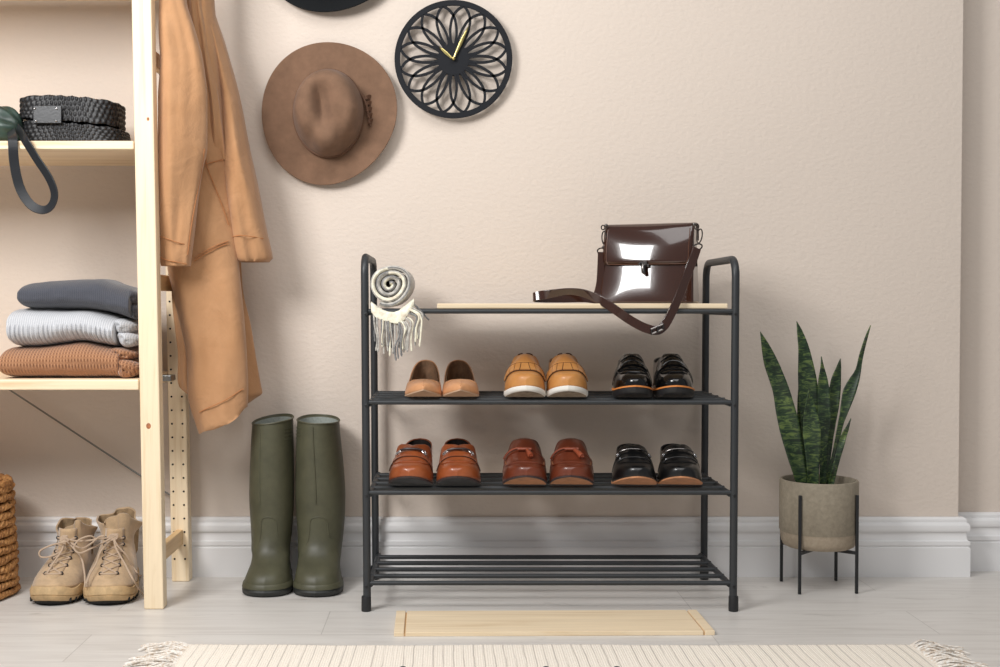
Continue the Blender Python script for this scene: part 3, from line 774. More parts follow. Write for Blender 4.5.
# ---------------------------------------------------------------- hats
M['brown_felt'] = basic('brown_wool_felt', (126,98,79), .95, var=.10, scale=26, bstr=.15, bscale=500, sheen=.08, spec=.15)
M['felt_band'] = basic('dark_brown_leather_cord', (104,74,56), .8)
M['black_felt'] = basic('black_felt', (22,24,26), .9, spec=.2)
def hat(name, label, cx, cy, Rx, Ry, mat, yb, seed, lean=0):
    z0 = Vector((PX(cx, yb), yb, PZ(cy, yb))); s = yb/F
    root = thing(name, label, 'hat', (z0.x, WALL-.001, z0.z))
    n = 120; R = []
    rot = radians(10)
    crx, cry = 34.0*s, 42.5*s; H = .112; cz = Vector((-1*s, 0, 2*s)); cz = Vector((0*s, 0, -1*s))
    def at(u, v, h): return Vector((z0.x+u, yb-h, z0.z+v))
    def brim(th, f):  # f 0 outer .. 1 at crown
        irr = 1+.022*sin(2*th+seed)+.016*sin(3*th+1.1+seed)
        ro = Vector((Rx*s*cos(th)*irr, Ry*s*sin(th)*irr)); ri = Vector((crx*cos(th)+cz.x, cry*sin(th)+cz.z))
        p = ro.lerp(ri, f); h = .012+.016*(1-f)**2*sin(2*th+.7+seed)*.8+.006*sin(3*th+seed)*(1-f)+.010*f*f
        h = .010+.020*max(0, (1-f))**1.5*(.5+.5*sin(2*th+2.4+seed))+.006*f
        return at(p.x, p.y, h)
    for f in (0,.02,.08,.16,.25,.35,.45,.55,.65,.75,.84,.92,.97,1): R.append([brim(2*pi*k/n, f) for k in range(n)])
    def top_h(u, v):
        uu = u+.012+.10*(v-.02); du, dv = uu/(.016 if uu < 0 else .024), (v-.008)/.05
        d = .032*exp(-abs(du)**2.2-abs(dv)**2.6)
        front = .016*max(0, -v/cry)**1.5
        pin = .008*(exp(-(((u+.034)/.014)**2+((v+.05)/.03)**2))+exp(-(((u-.034)/.014)**2+((v+.05)/.03)**2)))
        return H-d-front-pin
    for f, k in ((.06,1.0),(.16,.99),(.3,.97),(.45,.94),(.6,.91),(.74,.875),(.85,.83),(.93,.77),(.98,.70)):
        r = []
        for j in range(n):
            th = 2*pi*j/n; egg = 1-.10*max(0, -sin(th))**1.5*f*2
            u, v = cz.x+crx*cos(th)*k*(1-.12*max(0, -sin(th))*f*2*.8), cz.z+cry*sin(th)*k
            pin = f*.010*(exp(-((th-pi*1.30)/.28)**2)+exp(-((th-pi*1.70)/.28)**2))
            uv = Vector((u, v)); uv -= uv.normalized()*pin
            r.append(at(uv.x, uv.y, .016+(top_h(uv.x, uv.y)-.016)*f))
        R.append(r)
    last = R[-1]
    for q in (.88,.76,.64,.52,.4,.3,.2,.1,.02):
        r = []
        for j in range(n):
            u, v = (last[j].x-z0.x)*q, (last[j].z-z0.z)*q
            r.append(at(u, v, top_h(u, v)))
        R.append(r)
    bm = B(); vs = grid(bm, R, cu=True); cap(bm, vs[-1])
    o = obj('felt_shape', bm, mat, root, solid=.003, offset=-1, sub=1, angle=85)
    # band cords
    bm = B()
    for k, h in ((1.012,.024),(1.008,.031)):
        tube(bm, [at(cz.x+crx*k*cos(a), cz.z+cry*k*sin(a), h) for a in [2*pi*j/80 for j in range(80)]], .0024, 6, closed=True)
    obj('hat_band', bm, 'felt_band' if mat == 'brown_felt' else mat, root)
    if mat == 'brown_felt':
        bm = B()
        for k in range(5):
            c = P(363.5+1.2*k, 98.5+6.0*k, yb-.028); c2 = P(368.8+.5*k, 95.5+6.0*k, yb-.022)
            ribbon(bm, spline([c, (c+c2)/2+Vector((0,-.006,-.002)), c2+Vector((.002,0,-.002)), c2+Vector((.001,.002,-.010))], 4), [Vector((.3,0,1))]*13, .0085, .003)
        tube(bm, spline([P(361,93,yb-.03), P(366,104,yb-.03), P(369,118,yb-.028), P(370.5,126,yb-.024)], 5), .003, 6)
        obj('laced_cord', bm, 'felt_band', root)
hat('brown_hat', 'brown wide brimmed felt hat with pinched crown, hung flat on the wall', 330, 114, 67, 70.5, 'brown_felt', WALL-.006, 0.0)
hat('black_hat', 'black round hat on the wall cut off by the top edge, above the brown hat', 331.5, -52, 68, 68, 'black_felt', WALL-.006, 1.3)

# ---------------------------------------------------------------- wall clock
M['clock_black'] = basic('matt_black_metal', (26,28,33), .7, 0, spec=.25)
M['brass'] = basic('brushed_brass', (196,180,118), .28, 1)
yk = WALL-.022; cc = P(453.4, 59.3, yk); s = yk/F
clock = thing('wall_clock', 'round black openwork wall clock with petal lattice and brass hands', 'clock', (cc.x, WALL, cc.z))
def polar(r, a, dy=0): return Vector((cc.x+r*s*sin(a), yk+dy, cc.z+r*s*cos(a)))
bm = B(); n = 120
sec = [(53,-.003),(58.6,-.003),(58.6,.003),(53,.003)]
grid(bm, [[polar(r, 2*pi*k/n, d) for k in range(n)] for r, d in sec], cu=True, cv=True)
ring = obj('clock_rim', bm, 'clock_black', clock, bevel=.0008)
pet = I((14.5,4.6),(20,6.9),(25,8.4),(32,9.5),(38,9.6),(43,8.6),(47,6.7),(51,3.4),(53.6,.2))
bm = B()
for k in range(16):
    a0 = radians(11.25+22.5*k)
    for sg in (-1, 1):
        pts = []
        for i in range(25):
            t_ = i/24; r = lerp(14.5, 53.6, t_); w = math.atan(pet(r)/r)
            pts.append(polar(r, a0+sg*w))
        ribbon(bm, pts, [Vector((0,1,0))]*25, .0045, 2.6*s)
obj('petal_lattice', bm, 'clock_black', clock, smooth=False, weld=0)
bm = B(); lathe(bm, [(15.8*s,-.0026),(15.8*s,.0026)], cc, 64, 0, Matrix.Rotation(pi/2, 3, 'X')); obj('clock_hub', bm, 'clock_black', clock, bevel=.0006)
bm = B(); lathe(bm, [(15*s, .0027),(15*s,.0215)], cc, 24, 0, Matrix.Rotation(-pi/2, 3, 'X')); obj('clock_movement', bm, 'clock_black', clock)
def hand(nm, tx, ty, w, dy):
    t0 = P(453.2, 59.5, yk+dy); t1 = P(tx, ty, yk+dy); d = t1-t0; u = d.normalized(); sd = u.cross(Vector((0,1,0)))
    bm = B(); rows = []
    for f, q in ((-.02,.35),(.0,.5),(.25,.75),(.5,1),(.75,.75),(.93,.35),(1,.06)):
        c = t0+d*f; rows.append([c+sd*w*q+Vector((0,.0006,0)), c+sd*w*q-Vector((0,.0003,0)), c-Vector((0,.0012,0)), c-sd*w*q-Vector((0,.0003,0)), c-sd*w*q+Vector((0,.0006,0))])
    vs = grid(bm, rows, cu=True); cap(bm, vs[0]); cap(bm, vs[-1][::-1]); obj(nm, bm, 'brass', clock)
hand('hour_hand', 438.6, 46, .0036, -.006); hand('minute_hand', 469, 25, .0038, -.009)
bm = B(); sphere(bm, (cc.x, yk-.011, cc.z), .0052, 8); tube(bm, [(cc.x, yk-.002, cc.z), (cc.x, yk-.011, cc.z)], .0025, 8); obj('hand_cap', bm, 'brass', clock)

# ---------------------------------------------------------------- shoe rack
M['rack'] = basic('charcoal_powder_coat', (44,47,50), .45, 0, bstr=.05, bscale=900)
M['rack_foot'] = basic('black_plastic_foot', (30,31,33), .5)
YA, YB = 2.70, 3.012
XL, XR = PX(366.0, YA, .4), PX(734.4, YA, .4)
rack = thing('shoe_rack', 'charcoal tubular metal shoe rack with four open shelves against the wall', 'shoe rack', ((XL+XR)/2, (YA+YB)/2, 0))
ZT0 = PZ(255.5, YA)-.0085
def post_path(x):
    r = .038; ZT = ZT0+(.006 if x < .2 else .001); pts = [(x, YA, .012), (x, YA, .3), (x, YA, ZT-r-.05)]
    for k in range(0, 10):
        a = pi/2*k/9; pts.append((x, YA+r-r*cos(a), ZT-r+r*sin(a)))
    for k in range(0, 10):
        a = pi/2*k/9; pts.append((x, YB-r+r*sin(a), ZT-r+r*cos(a)))
    pts += [(x, YB, ZT-r-.05), (x, YB, .3), (x, YB, .012)]
    return pts
RZ = [PZ(311.3, YA), PZ(402.3, YA), PZ(492.6, YA), PZ(583.0, YA)]
RR = .0052; SHZ = [z+RR for z in RZ]
for x, sg in ((XL, 1), (XR, -1)):
    bm = B(); tube(bm, [(px_+(-.0045 if sg > 0 else .002)*(pz_/.77-.45), py_, pz_) for px_, py_, pz_ in post_path(x)], .0085, 16); fr = obj('side_frame', bm, 'rack', rack)
    for yy in (YA, YB):
        bm = B(); lathe(bm, [(.0102,0),(.0108,.003),(.0105,.030),(.0098,.033)], (x, yy, 0), 24); obj('rubber_foot', bm, 'rack_foot', fr)
    for z in RZ:
        bm = B(); tube(bm, [(x+sg*.009, YA, z-.003), (x+sg*.009, YB, z-.003)], .0065, 10); obj('cross_rail', bm, 'rack', fr)
        bm = B(); lathe(bm, [(.0036,0),(.0036,.0018),(.002,.0024),(.0019,.0012),(1e-6,.0012)], (x+sg*.001, YA-.0078, z-.006), 16, 0, Matrix.Rotation(pi/2, 3, 'X')); obj('bolt', bm, 'rack_foot', fr)
for z in RZ:
    for k in range(5):
        y = YA+(YB-.035-YA)*k/4; bm = B(); tube(bm, [(XL+.006, y, z), (XR-.006, y, z)], RR, 12); obj('shelf_rail', bm, 'rack', rack)

# ---------------------------------------------------------------- loose boards
M['board'] = wood('pale_pine_panel', (236,216,184), (222,196,158), 0, .5)
M['board_groove'] = basic('board_groove_shadow', (196,158,114), .8)
x0, x1 = PX(437, YA), PX(728.5, YA)
t_ = .011; zb = SHZ[0]+.0006
bd = thing('wooden_board', 'narrow pale pine board lying across the top of the shoe rack under the brown bag', 'board', ((x0+x1)/2, 2.84, zb))
bm = B(); box(bm, ((x0+x1)/2, 2.84, zb+t_/2), (x1-x0, .265, t_)); obj('plank', bm, 'board', bd, bevel=.0018, smooth=False)
TB = zb+t_
ang = radians(-.6)
def FLz(px, py, z):
    b_ = -(py-CY)/F; return P(px, py, (CT+b_*ST)*(z-HC)/(-ST+b_*CT))
A_, B_, C_, D_ = FL(394, 636), FL(715.5, 636), FLz(697, 609.8, .010), FLz(396.5, 609.8, .010)
yb0, yb1 = A_.y, D_.y; wd = ((B_.x-A_.x)+(C_.x-D_.x))/2; xm = (A_.x+B_.x+C_.x+D_.x)/4; ym = (yb0+yb1)/2
yaw = math.atan2(-((C_.x+D_.x)-(A_.x+B_.x))/2, yb1-yb0)
fb = thing('wooden_board', 'narrow pale pine board lying on the floor in front of the shoe rack', 'board', (xm, ym, 0)); dp = yb1-yb0
bm = B(); box(bm, (xm, ym, .0045), (wd-.046, dp, .009)); obj('plank', bm, 'board', fb, bevel=.0012, smooth=False)
for sg in (-1, 1):
    bm = B(); box(bm, (xm+sg*(wd/2-.010), ym, .0047), (.020, dp, .0094)); obj('end_strip', bm, 'board', fb, bevel=.0012, smooth=False)
bm = B(); box(bm, (xm, ym, .003), (wd-.03, dp-.003, .006)); obj('board_tongue', bm, 'board_groove', fb, smooth=False)
fb.rotation_euler = (0, 0, yaw)

# ---------------------------------------------------------------- rolled scarf
def wool(name, c, c2):
    return basic(name, c, .97, var=.3, scale=90, dark=c2, bstr=.5, bscale=600, sheen=.3)
M['wool_grey'] = wool('grey_wool', (182,178,170), (136,134,130)); M['wool_cream'] = wool('cream_wool', (230,218,198), (212,199,178)); M['wool_dark'] = wool('dark_grey_wool', (122,121,120), (90,90,92))
ysf = 2.705; sc0 = P(389.8, 287, ysf); R0 = 23.2*ysf/F
sc0.z = SHZ[0]+R0*1.03+.001
scarf = thing('rolled_scarf', 'grey and cream rolled wool scarf with hanging fringe, at the left of the rack top', 'scarf', (sc0.x, 2.82, SHZ[0]))
bm = B(); turns = 3.6; n = 260; rows = [[], [], [], []]; th0 = .3
def spir(f, dr=0):
    a = -f*turns*2*pi+pi*1.35+turns*2*pi; r = lerp(.003, R0-.005, f**.92)*(1+.05*sin(2*a+.5)+.03*sin(3*a))+dr
    return sc0.x+r*cos(a)*1.0, sc0.z+r*sin(a)*.98
vs = []
for i in range(n+1):
    f = i/n; th_ = .0046
    col = []
    for lay in (-1, -.2, .35, 1):
        x, z = spir(f, lay*th_)
        z = max(z, SHZ[0]+.0006)
        yj = ysf+.004*sin(f*23)+.003*noise.noise(Vector((f*30, lay, 0)))-(.003 if abs(lay) < .9 else 0)
        col.append((x, yj, z))
    back = [(x, 2.955, z) for x, y, z in col][::-1]
    mids = [(p[0], 2.75, p[2]) for p in (col[3],)]; mids2 = [(p[0], 2.75, p[2]) for p in (col[0],)]
    vs.append([bm.verts.new(p) for p in col+mids+back+mids2])
nc = len(vs[0]); mats = {0:1, 1:0, 2:2, 3:0, 4:0, 8:1, 9:1}
for i in range(n):
    for j in range(nc):
        mi = mats.get(j, 0)
        if j in (0,1,2):
            seg_ = (i/n*turns) 
            mi = [[1,0,2],[0,0,2],[1,1,0],[0,2,0]][int(seg_) % 4][j]
        f_ = bm.faces.new((vs[i][j], vs[i][(j+1) % nc], vs[i+1][(j+1) % nc], vs[i+1][j])); f_.material_index = mi
cap(bm, vs[0]); cap(bm, vs[-1])
obj('scarf_roll', bm, ['wool_grey', 'wool_cream', 'wool_dark'], scarf, angle=70)
# the loose cream end draped over the front rail
bm = B(); rows = []
yfr = YA-RR-.004
drape = [  # along x: (px top, py top, py bottom edge)
    (371,303,312),(376,307,318),(382,310.5,320.5),(388,312.5,322),(394,313,323.5),(399,311.5,324),(404,308,320),(409,304,312),(414,300,306)]
for px, a, b in drape:
    p0 = P(px, a-1, ysf+.02); p1 = P(px, a, yfr+.002); p2 = P(px, (a+b)/2, yfr-.004-.002*sin(px)); p3 = P(px+.3, b, yfr-.003)
    rows.append(spline([p0, p1, p2, p3], 5))
grid(bm, rows); obj('draped_end', bm, 'wool_cream', scarf, solid=.0032, offset=0)
bm = B(); rnd = random.Random(5)
edge = I(*[(r[0], r[2]) for r in drape])
for k in range(40):
    f = k/39; px = lerp(373.5, 421, f)+rnd.uniform(-1, 1)
    if k % 13 == 5: continue
    y0 = yfr-.004+rnd.uniform(-.003,.008)
    if px < 397:
        a = P(px, edge(px)-1, y0); ln = rnd.uniform(24, 36) if px > 381 else rnd.uniform(16, 36)
        ex, ey = px+rnd.uniform(-1, 4), edge(px)+ln
    else:
        sx = lerp(398, 412, (px-397)/24); a = P(sx, edge(sx)-2, y0); px2 = px+rnd.uniform(-2, 3)
        ex, ey = px2, lerp(357, 338, (px-397)/26)+rnd.uniform(-5, 5)
    c1 = P(lerp(px, ex, .35)+(2.5 if px > 397 else 0), lerp(a and edge(min(414, px)), ey, .28), y0-.006); c2 = P(ex+rnd.uniform(-1.5, 1.5), lerp(edge(min(414, px)), ey, .65), y0-.003); e = P(ex, ey, y0)
    mi = rnd.choice([1,1,0,2] if px > 396 else [0,2,0,2,1])
    tube(bm, spline([a, c1, c2, e], 6), [.0018]*17+[.0024, .0014], 6, mi=mi)
for px, l in ((419,316),(424,320),(417,313)):
    tube(bm, spline([P(410,304,yfr+.01), P(415,305,yfr), P(px+5,l,yfr+.01)], 5), .0018, 6, mi=2 if px > 418 else 1)
fr = obj('fringe', bm, ['wool_grey', 'wool_cream', 'wool_dark'], scarf, weld=0); fr['kind'] = 'stuff'

# ---------------------------------------------------------------- patent leather bag
M['patent'] = basic('brown_patent_leather', (54,29,20), .14, coat=.8, bstr=.04, bscale=22, bdist=.004)
M['gunmetal'] = basic('gunmetal_hardware', (110,106,104), .22, 1)
yb_ = 2.80; ang = radians(-24)
x0, x1 = PX(606, yb_, .7), PX(692, yb_, .7)
bagc = Vector(((x0+x1)/2+.006, yb_+.035, TB+.0008)); Wb = (x1-x0)/cos(ang)*.98; Hb = PZ(223.5, yb_)-TB-.002; Db = .068
bag = thing('shoulder_bag', 'glossy dark brown patent leather shoulder bag standing on the rack top board', 'bag', bagc)
rmb = Matrix.Rotation(ang, 3, 'Z')
def BW(x, y, z): return bagc+rmb @ Vector((x, y, z))
def front_y(u, f):  # u -1..1 across, f 0..1 up : bulging, leaning back at the top
    return -Db/2-.010*(1-u*u)*(.35+.65*sin(pi*min(1, f*1.05))**.8)+.036*f-.006*(1-u*u)*max(0, .4-f)
bm = B(); R = []
for i in range(21):
    f = i/20; wd = Wb/2*(1.03-.05*f+.02*(1-f)**3); r = []
    for j in range(25):
        u = -1+j/12; r.append(BW(u*wd, front_y(u, f), f*Hb))
    for j in range(25):
        u = 1-j/12; r.append(BW(u*wd*.99, Db/2+.006*(1-u*u), f*Hb))
    R.append(r)
vs = grid(bm, R, cu=True); cap(bm, vs[0][::-1]); cap(bm, vs[-1]); obj('bag_body', bm, 'patent', bag, bevel=.004, angle=50, seg=3)
bm = B(); R = []
zf = (PZ(223.5, yb_)-PZ(263.5, yb_))/Hb
path = [(Db/2+.008, .80), (Db/2+.008, .92), (Db/2+.006, .985), (Db/2-.006, 1.012), (.018, 1.016), (.005, 1.012), (-.002, 1.0)]
for y, f in path: R.append([BW(lerp(-1, 1, j/24)*Wb/2*1.0, y, f*Hb) for j in range(25)])
for k in range(1, 11):
    f = 1-zf*k/10-.0; rr = .12
    e = min(1, (1-k/10)/.22); wf = 1.0-.06*(1-sqrt(max(0, 1-(1-e)**2)))
    R.append([BW(lerp(-1, 1, j/24)*Wb/2*wf, front_y(lerp(-1, 1, j/24), f)-.0045-.003*sin(pi*k/10), f*Hb) for j in range(25)])
grid(bm, R); flap = obj('bag_flap', bm, 'patent', bag, solid=.0028, offset=0, angle=60)
bm = B(); ed = [R[i][1] for i in range(7, 16)]+[p for p in R[16][1:-1]]+[R[i][-2] for i in range(15, 6, -1)]
M['patent_edge'] = basic('brown_stitched_edge', (96,62,46), .3, coat=.5)
tube(bm, [p+rmb @ Vector((0,-.0022,0)) for p in ed], .0008, 5); obj('flap_stitching', bm, 'patent_edge', flap)
# clasp
bm = B(); c = BW(-.004, front_y(0, 1-zf)-.009, (1-zf)*Hb)
box(bm, c+Vector((0,0,.002)), (.017, .004, .008), rmb); box(bm, c+Vector((0,-.003,-.010)), (.010, .006, .020), rmb); box(bm, c+Vector((-.009,-.002,.0)), (.005,.005,.007), rmb); box(bm, c+Vector((.010,-.002,-.003)), (.006,.005,.007), rmb)
tube(bm, [c+rmb @ Vector((0,-.006,-.002)), c+rmb @ Vector((.004,-.008,-.022))], .0045, 10)
obj('turn_clasp', bm, 'gunmetal', bag, bevel=.001)
def ringloop(bm, c, rx, rz, r=.0014, rot=0, n=20):
    tube(bm, [c+Vector((rx*cos(a)*cos(rot)-rz*sin(a)*sin(rot), 0, rx*cos(a)*sin(rot)+rz*sin(a)*cos(rot))) for a in [2*pi*k/n for k in range(n)]], r, 6, closed=True)
yl = BW(-Wb/2, -.01, 0).y-.004; yr_ = BW(Wb/2, -.02, 0).y-.012
bm = B(); sphere(bm, P(606.2, 225.5, yl), .0042, 6)
ringloop(bm, P(604.2, 238, yl), .0052, .0150, .0015, .05); ringloop(bm, P(603, 227.5, yl), .004, .005, .0014)
ringloop(bm, P(602, 251.5, yl), .0105, .0075, .0016, -.2); sphere(bm, P(603.0, 247, yl), .003, 6)
obj('ring_clip', bm, 'gunmetal', bag)
bm = B(); ringloop(bm, P(699.5, 236, yr_), .0058, .0155, .0015, -.15); ringloop(bm, P(696.5, 226.5, yr_), .005, .006, .0015); sphere(bm, P(694, 224.5, yr_), .0045, 6)
ringloop(bm, P(697.5, 247, yr_-.003), .0105, .0065, .0017, .3)
obj('ring_clip', bm, 'gunmetal', bag)
zt_ = TB+.0035
yfs = YA-.016
seg1 = [P(601.5, 252, yl-.002), P(601, 266, yl-.004), P(600, 282, yl-.006), P(597.5, 293, yl-.010), P(594.5, 298.8, yl-.014)]
bm = B(); sp_ = spline(seg1, 8); ribbon(bm, sp_, [Vector((1,-.15,0))]*len(sp_), .0165, .0032); obj('strap_end', bm, 'patent', bag, bevel=.0006)
# strap: up on its edge on the board, folded at the far left, then over the front rail, buckle, up to the right clip
ctl = [(P(597,299.5,2.775),(0,.2,1)), (P(585,298,2.768),(0,.1,1)), (P(565,298.2,2.76),(0,0,1)), (P(545,298.2,2.755),(0,0,1)), (P(535.5,297.8,2.75),(0,0,1)), (P(533.6,297.2,2.742),(0,.1,1)), (P(537,296,2.735),(0,.3,1)), (P(552,293.5,2.728),(0,-.5,.8)), (P(568,291.5,2.724),(.1,-.7,.6)), (P(583,293.0,2.722),(.2,-.6,.7)), (P(597,298.5,2.712),(.35,-.45,.8)), (P(606,303.5,2.700),(.5,-.45,.75)), (P(617,311,yfs),(.55,-.25,.75)), (P(630,320,yfs-.002),(.45,-.05,.85)), (P(644,327.5,yfs-.003),(.25,0,.95)), (P(656,330.5,yfs-.003),(.2,0,1)), (P(663,327,yfs-.003),(-.7,0,.6)), (P(669,318,yfs-.002),(-.9,-.2,.45)), (P(677,301,yfs+.004),(-.92,-.25,.4)), (P(686,278,2.72),(-.93,-.25,.35)), (P(694,257,2.75),(-.95,-.25,.3)), (P(697,248,yr_-.004),(-.95,-.2,.28))]
pp = spline([c[0] for c in ctl], 8); ss = spline([Vector(c[1]) for c in ctl], 8)
bm = B(); ribbon(bm, pp, ss, .0195, .0032); obj('shoulder_strap', bm, 'patent', bag, bevel=.0006)
bm = B(); c = P(657, 329.5, yfs-.006)
for dz in (-.006, .006): 
    tube(bm, [c+Vector((-.013, 0, -.005+dz*.9)), c+Vector((.013, -.001, .006+dz*.9))], .0022, 6)
tube(bm, [c+Vector((-.012,-.001,-.011)), c+Vector((-.012,-.001,.0005))], .0024, 6); tube(bm, [c+Vector((.012,-.001,.0005)), c+Vector((.013,-.001,.0115))], .0024, 6); tube(bm, [c+Vector((0,-.003,-.006)), c+Vector((.002,-.003,.007))], .0022, 6)
obj('strap_buckle', bm, 'gunmetal', bag)
# ---------------------------------------------------------------- shoes
def shoe_leather(name, c, dark, rough=.35, coat=.3):
    t = NT(name); t.set(Roughness=rough); t.b.inputs['Coat Weight'].default_value = coat; t.b.inputs['Coat Roughness'].default_value = .12
    nz = t.n('ShaderNodeTexNoise', Scale=22.0, Detail=5.0, Roughness=.6); t.l(t.coord(), nz.inputs['Vector'])
    t.l(t.ramp(nz.outputs['Fac'], [(.3, lin(dark)), (.68, lin(c))]), t.b.inputs['Base Color'])
    n2 = t.n('ShaderNodeTexNoise', Scale=240.0, Detail=3.0); t.l(t.coord(), n2.inputs['Vector']); t.bump(n2.outputs['Fac'], .06, .001)
    M[name] = t.m
shoe_leather('tan_nude_leather', (214,160,116), (198,142,100), .42, .15)
M['nude_lining'] = basic('beige_shoe_lining', (138,106,80), .85, var=.25, scale=40)
M['nude_sole'] = basic('beige_thin_sole', (196,164,136), .7)
shoe_leather('honey_leather', (200,142,80), (182,122,64), .45, .15)
M['fringe_edge'] = basic('fringe_dark_edge', (66,34,24), .7)
M['dark_lining'] = basic('dark_shoe_lining', (40,32,30), .85)
M['white_rubber'] = basic('white_rubber_sole', (236,234,228), .55)
M['beige_outsole'] = basic('grey_beige_outsole', (150,138,122), .8, var=.25, scale=60)  # mottled grey-beige underside, darker than the white sole sides
M['black_patent'] = basic('black_patent_leather', (10,10,11), .16, coat=.35, bstr=.05, bscale=45, bdist=.003, spec=.4)
shoe_leather('black_calf', (17,17,18), (11,11,12), .3, .2)
M['orange_welt'] = basic('orange_welt', (206,128,62), .55)
M['black_sole'] = basic('black_shoe_sole', (30,30,32), .55, var=.2, scale=60)
shoe_leather('cognac_leather', (158,85,46), (132,62,30), .34, .3)
shoe_leather('chestnut_leather', (114,55,34), (88,38,22), .34, .3)
shoe_leather('tassel_leather', (150,74,48), (120,54,34), .35, .3)
M['cognac_strap'] = basic('dark_strap_bar', (50,34,32), .4)
M['tan_sole'] = basic('tan_leather_sole', (186,130,92), .55, var=.12, scale=50)
M['sole_edge'] = basic('dark_sole_edge', (56,44,44), .5)
wR = ((0,0),(.012,.27),(.03,.46),(.06,.65),(.1,.80),(.15,.905),(.21,.97),(.29,1),(.37,.985),(.47,.90),(.57,.80),(.68,.72),(.8,.69),(.88,.65),(.94,.53),(.98,.32),(1,0))
wP = ((0,0),(.012,.10),(.035,.23),(.07,.43),(.11,.62),(.16,.80),(.22,.93),(.29,1),(.37,.985),(.47,.93),(.57,.88),(.68,.85),(.8,.84),(.88,.80),(.94,.66),(.98,.40),(1,0))
T_loaf = ((0,.010),(.015,.020),(.04,.029),(.08,.036),(.14,.042),(.2,.0475),(.27,.0555),(.34,.066),(.40,.0745),(.44,.079),(.49,.071),(.55,.062),(.63,.054),(.75,.051),(.88,.056),(1,.062))
class Shoe:
    def __init__(s, name, label, group, px, Yt, zs, hw, L=.272, rot=0, m=1, wt=wR, Tt=T_loaf, s0=.44, d=.10, spring=.013, sl=.26, th=.005, gap=.80, p=.55, q=.85, hs=1.0, med=.10, pk=1.0, tk=.85):
        s.L, s.hw, s.th, s.m = L, hw, th, m
        s.w = I(*wt); s.T = I(*[(a, b*hs*lerp(tk, 1, smooth(a/.32))) for a, b in Tt]); s.s0, s.d, s.gap, s.p, s.q = s0, d, gap, p, q; s.pf = I((0,p),(.12,p+.06*pk),(.25,p+.28*pk),(.38,p+.52*pk),(.46,p+.60*pk),(.56,p+.3*pk),(.7,p),(1,p))
        s.spring, s.sl, s.med = spring, sl, med
        x = PX(px, Yt+.09, zs+.03)
        ctr = Vector((x, Yt+L/2, zs+.0004)) 
        s.root = thing(name, label, 'shoe', (0,0,0), group)
        s.place = (ctr, rot)
    def done(s):
        c, r = s.place; rm = Matrix.Rotation(r, 3, 'Z'); off = rm @ Vector((0, -s.L/2+.09, 0))
        s.root.location = (c.x-off.x, c.y-s.L/2+.09-off.y, c.z); s.root.rotation_euler = (0, 0, r); return s.root
    def b(s, t): return s.spring*max(0, 1-t/s.sl)**1.6
    def bend(s, t): return s.m*s.hw*s.med*max(0, 1-t/.35)**1.6
    def g(s, t):
        if t <= s.s0: return 0
        e = min(1, (t-s.s0)/s.d); k = sqrt(max(0, 1-(1-e)**2))
        return s.w(t)*s.hw*lerp(s.gap, .93, smooth((t-s.s0)/.3))*k
    def S(s, t, a, off=0.0, ins=0.0):
        """surface of the upper, t toe-heel, a -1..1 across"""
        v = 1-abs(a); sd = 1 if a >= 0 else -1
        w = s.w(t)*(s.hw-ins); g = max(0, min(s.g(t), w*.96)*(1-ins*1.5/s.hw)); ph = v*pi/2; p = s.pf(t)
        z = s.b(t)+s.th+(s.T(t)-ins*.8)*sin(ph)**s.q; x = sd*(g+(w-g)*max(0, cos(ph))**p)
        P_ = Vector((x+s.bend(t), t*(s.L-ins*1.3)-s.L/2, z))
        if off:
            e = .01
            n = (s.S(min(1, t+e), a)-s.S(max(0, t-e), a)).cross(s.S(t, min(1, a+e))-s.S(t, max(-1, a-e)))
            if n.length > 1e-12:
                n.normalize()
                if n.dot(P_-Vector((s.bend(t), P_.y+.05, s.th))) < 0: n = -n
                P_ = P_+n*off
        return P_
    def ts(s, n=64): return [(.5-.5*cos(pi*i/n)) for i in range(n+1)]
    def build(s, upper, lining, sole, under, sole_out=.0015, edge=None, heel=False):
        N = 13; bm = B()
        for sd in (-1, 1):
            rows = []
            for t in s.ts(): rows.append([s.S(t, sd*max(1e-9, 1-j/N)) for j in range(N+1)])
            grid(bm, rows)
        s.up = obj('upper', bm, upper, s.root, solid=.0022, offset=-1, angle=70, weld=2e-5)
        bm = B()
        for sd in (-1, 1):
            rows = []
            for t in s.ts():
                if t < s.s0-.12: continue
                rows.append([s.S(t, sd*max(1e-9, 1-j/N), ins=.0028) for j in range(N+1)])
            grid(bm, rows)
        rows = []
        for t in s.ts():
            if .05 < t < .985: w = max(0, s.w(t)*s.hw-.003); rows.append([Vector((w*k/4+s.bend(t), t*s.L-s.L/2, s.b(t)+s.th+.004)) for k in range(-4, 5)])
        grid(bm, rows)
        obj('lining', bm, lining, s.root, angle=70, weld=2e-5)
        # topline binding
        def loop(z, o_, n=72):
            out = []
            for t in s.ts(n): out.append((t, 1))
            for t in s.ts(n)[::-1][1:-1]: out.append((t, -1))
            pts = []
            for t, sd in out:
                w = s.w(t)*(s.hw+o_); tt = t
                y = t*(s.L+2*o_)-s.L/2-o_
                pts.append(Vector((sd*w+s.bend(t), y, s.b(t)+z)))
            return pts
        bm = B(); so = sole_out
        secs = [(0,-.004),(.0006,-.0012),(s.th*.4,so),(s.th-.0002,so),(s.th+.0004,so-.0012),(s.th+.0004,-.006)]
        R = [loop(z, o_) for z, o_ in secs]
        vs = [[bm.verts.new(p) for p in r] for r in R]; n = len(R[0])
        for i in range(len(R)-1):
            for j in range(n): bm.faces.new((vs[i][j], vs[i][(j+1) % n], vs[i+1][(j+1) % n], vs[i+1][j])).material_index = 1 if i == 0 else 0
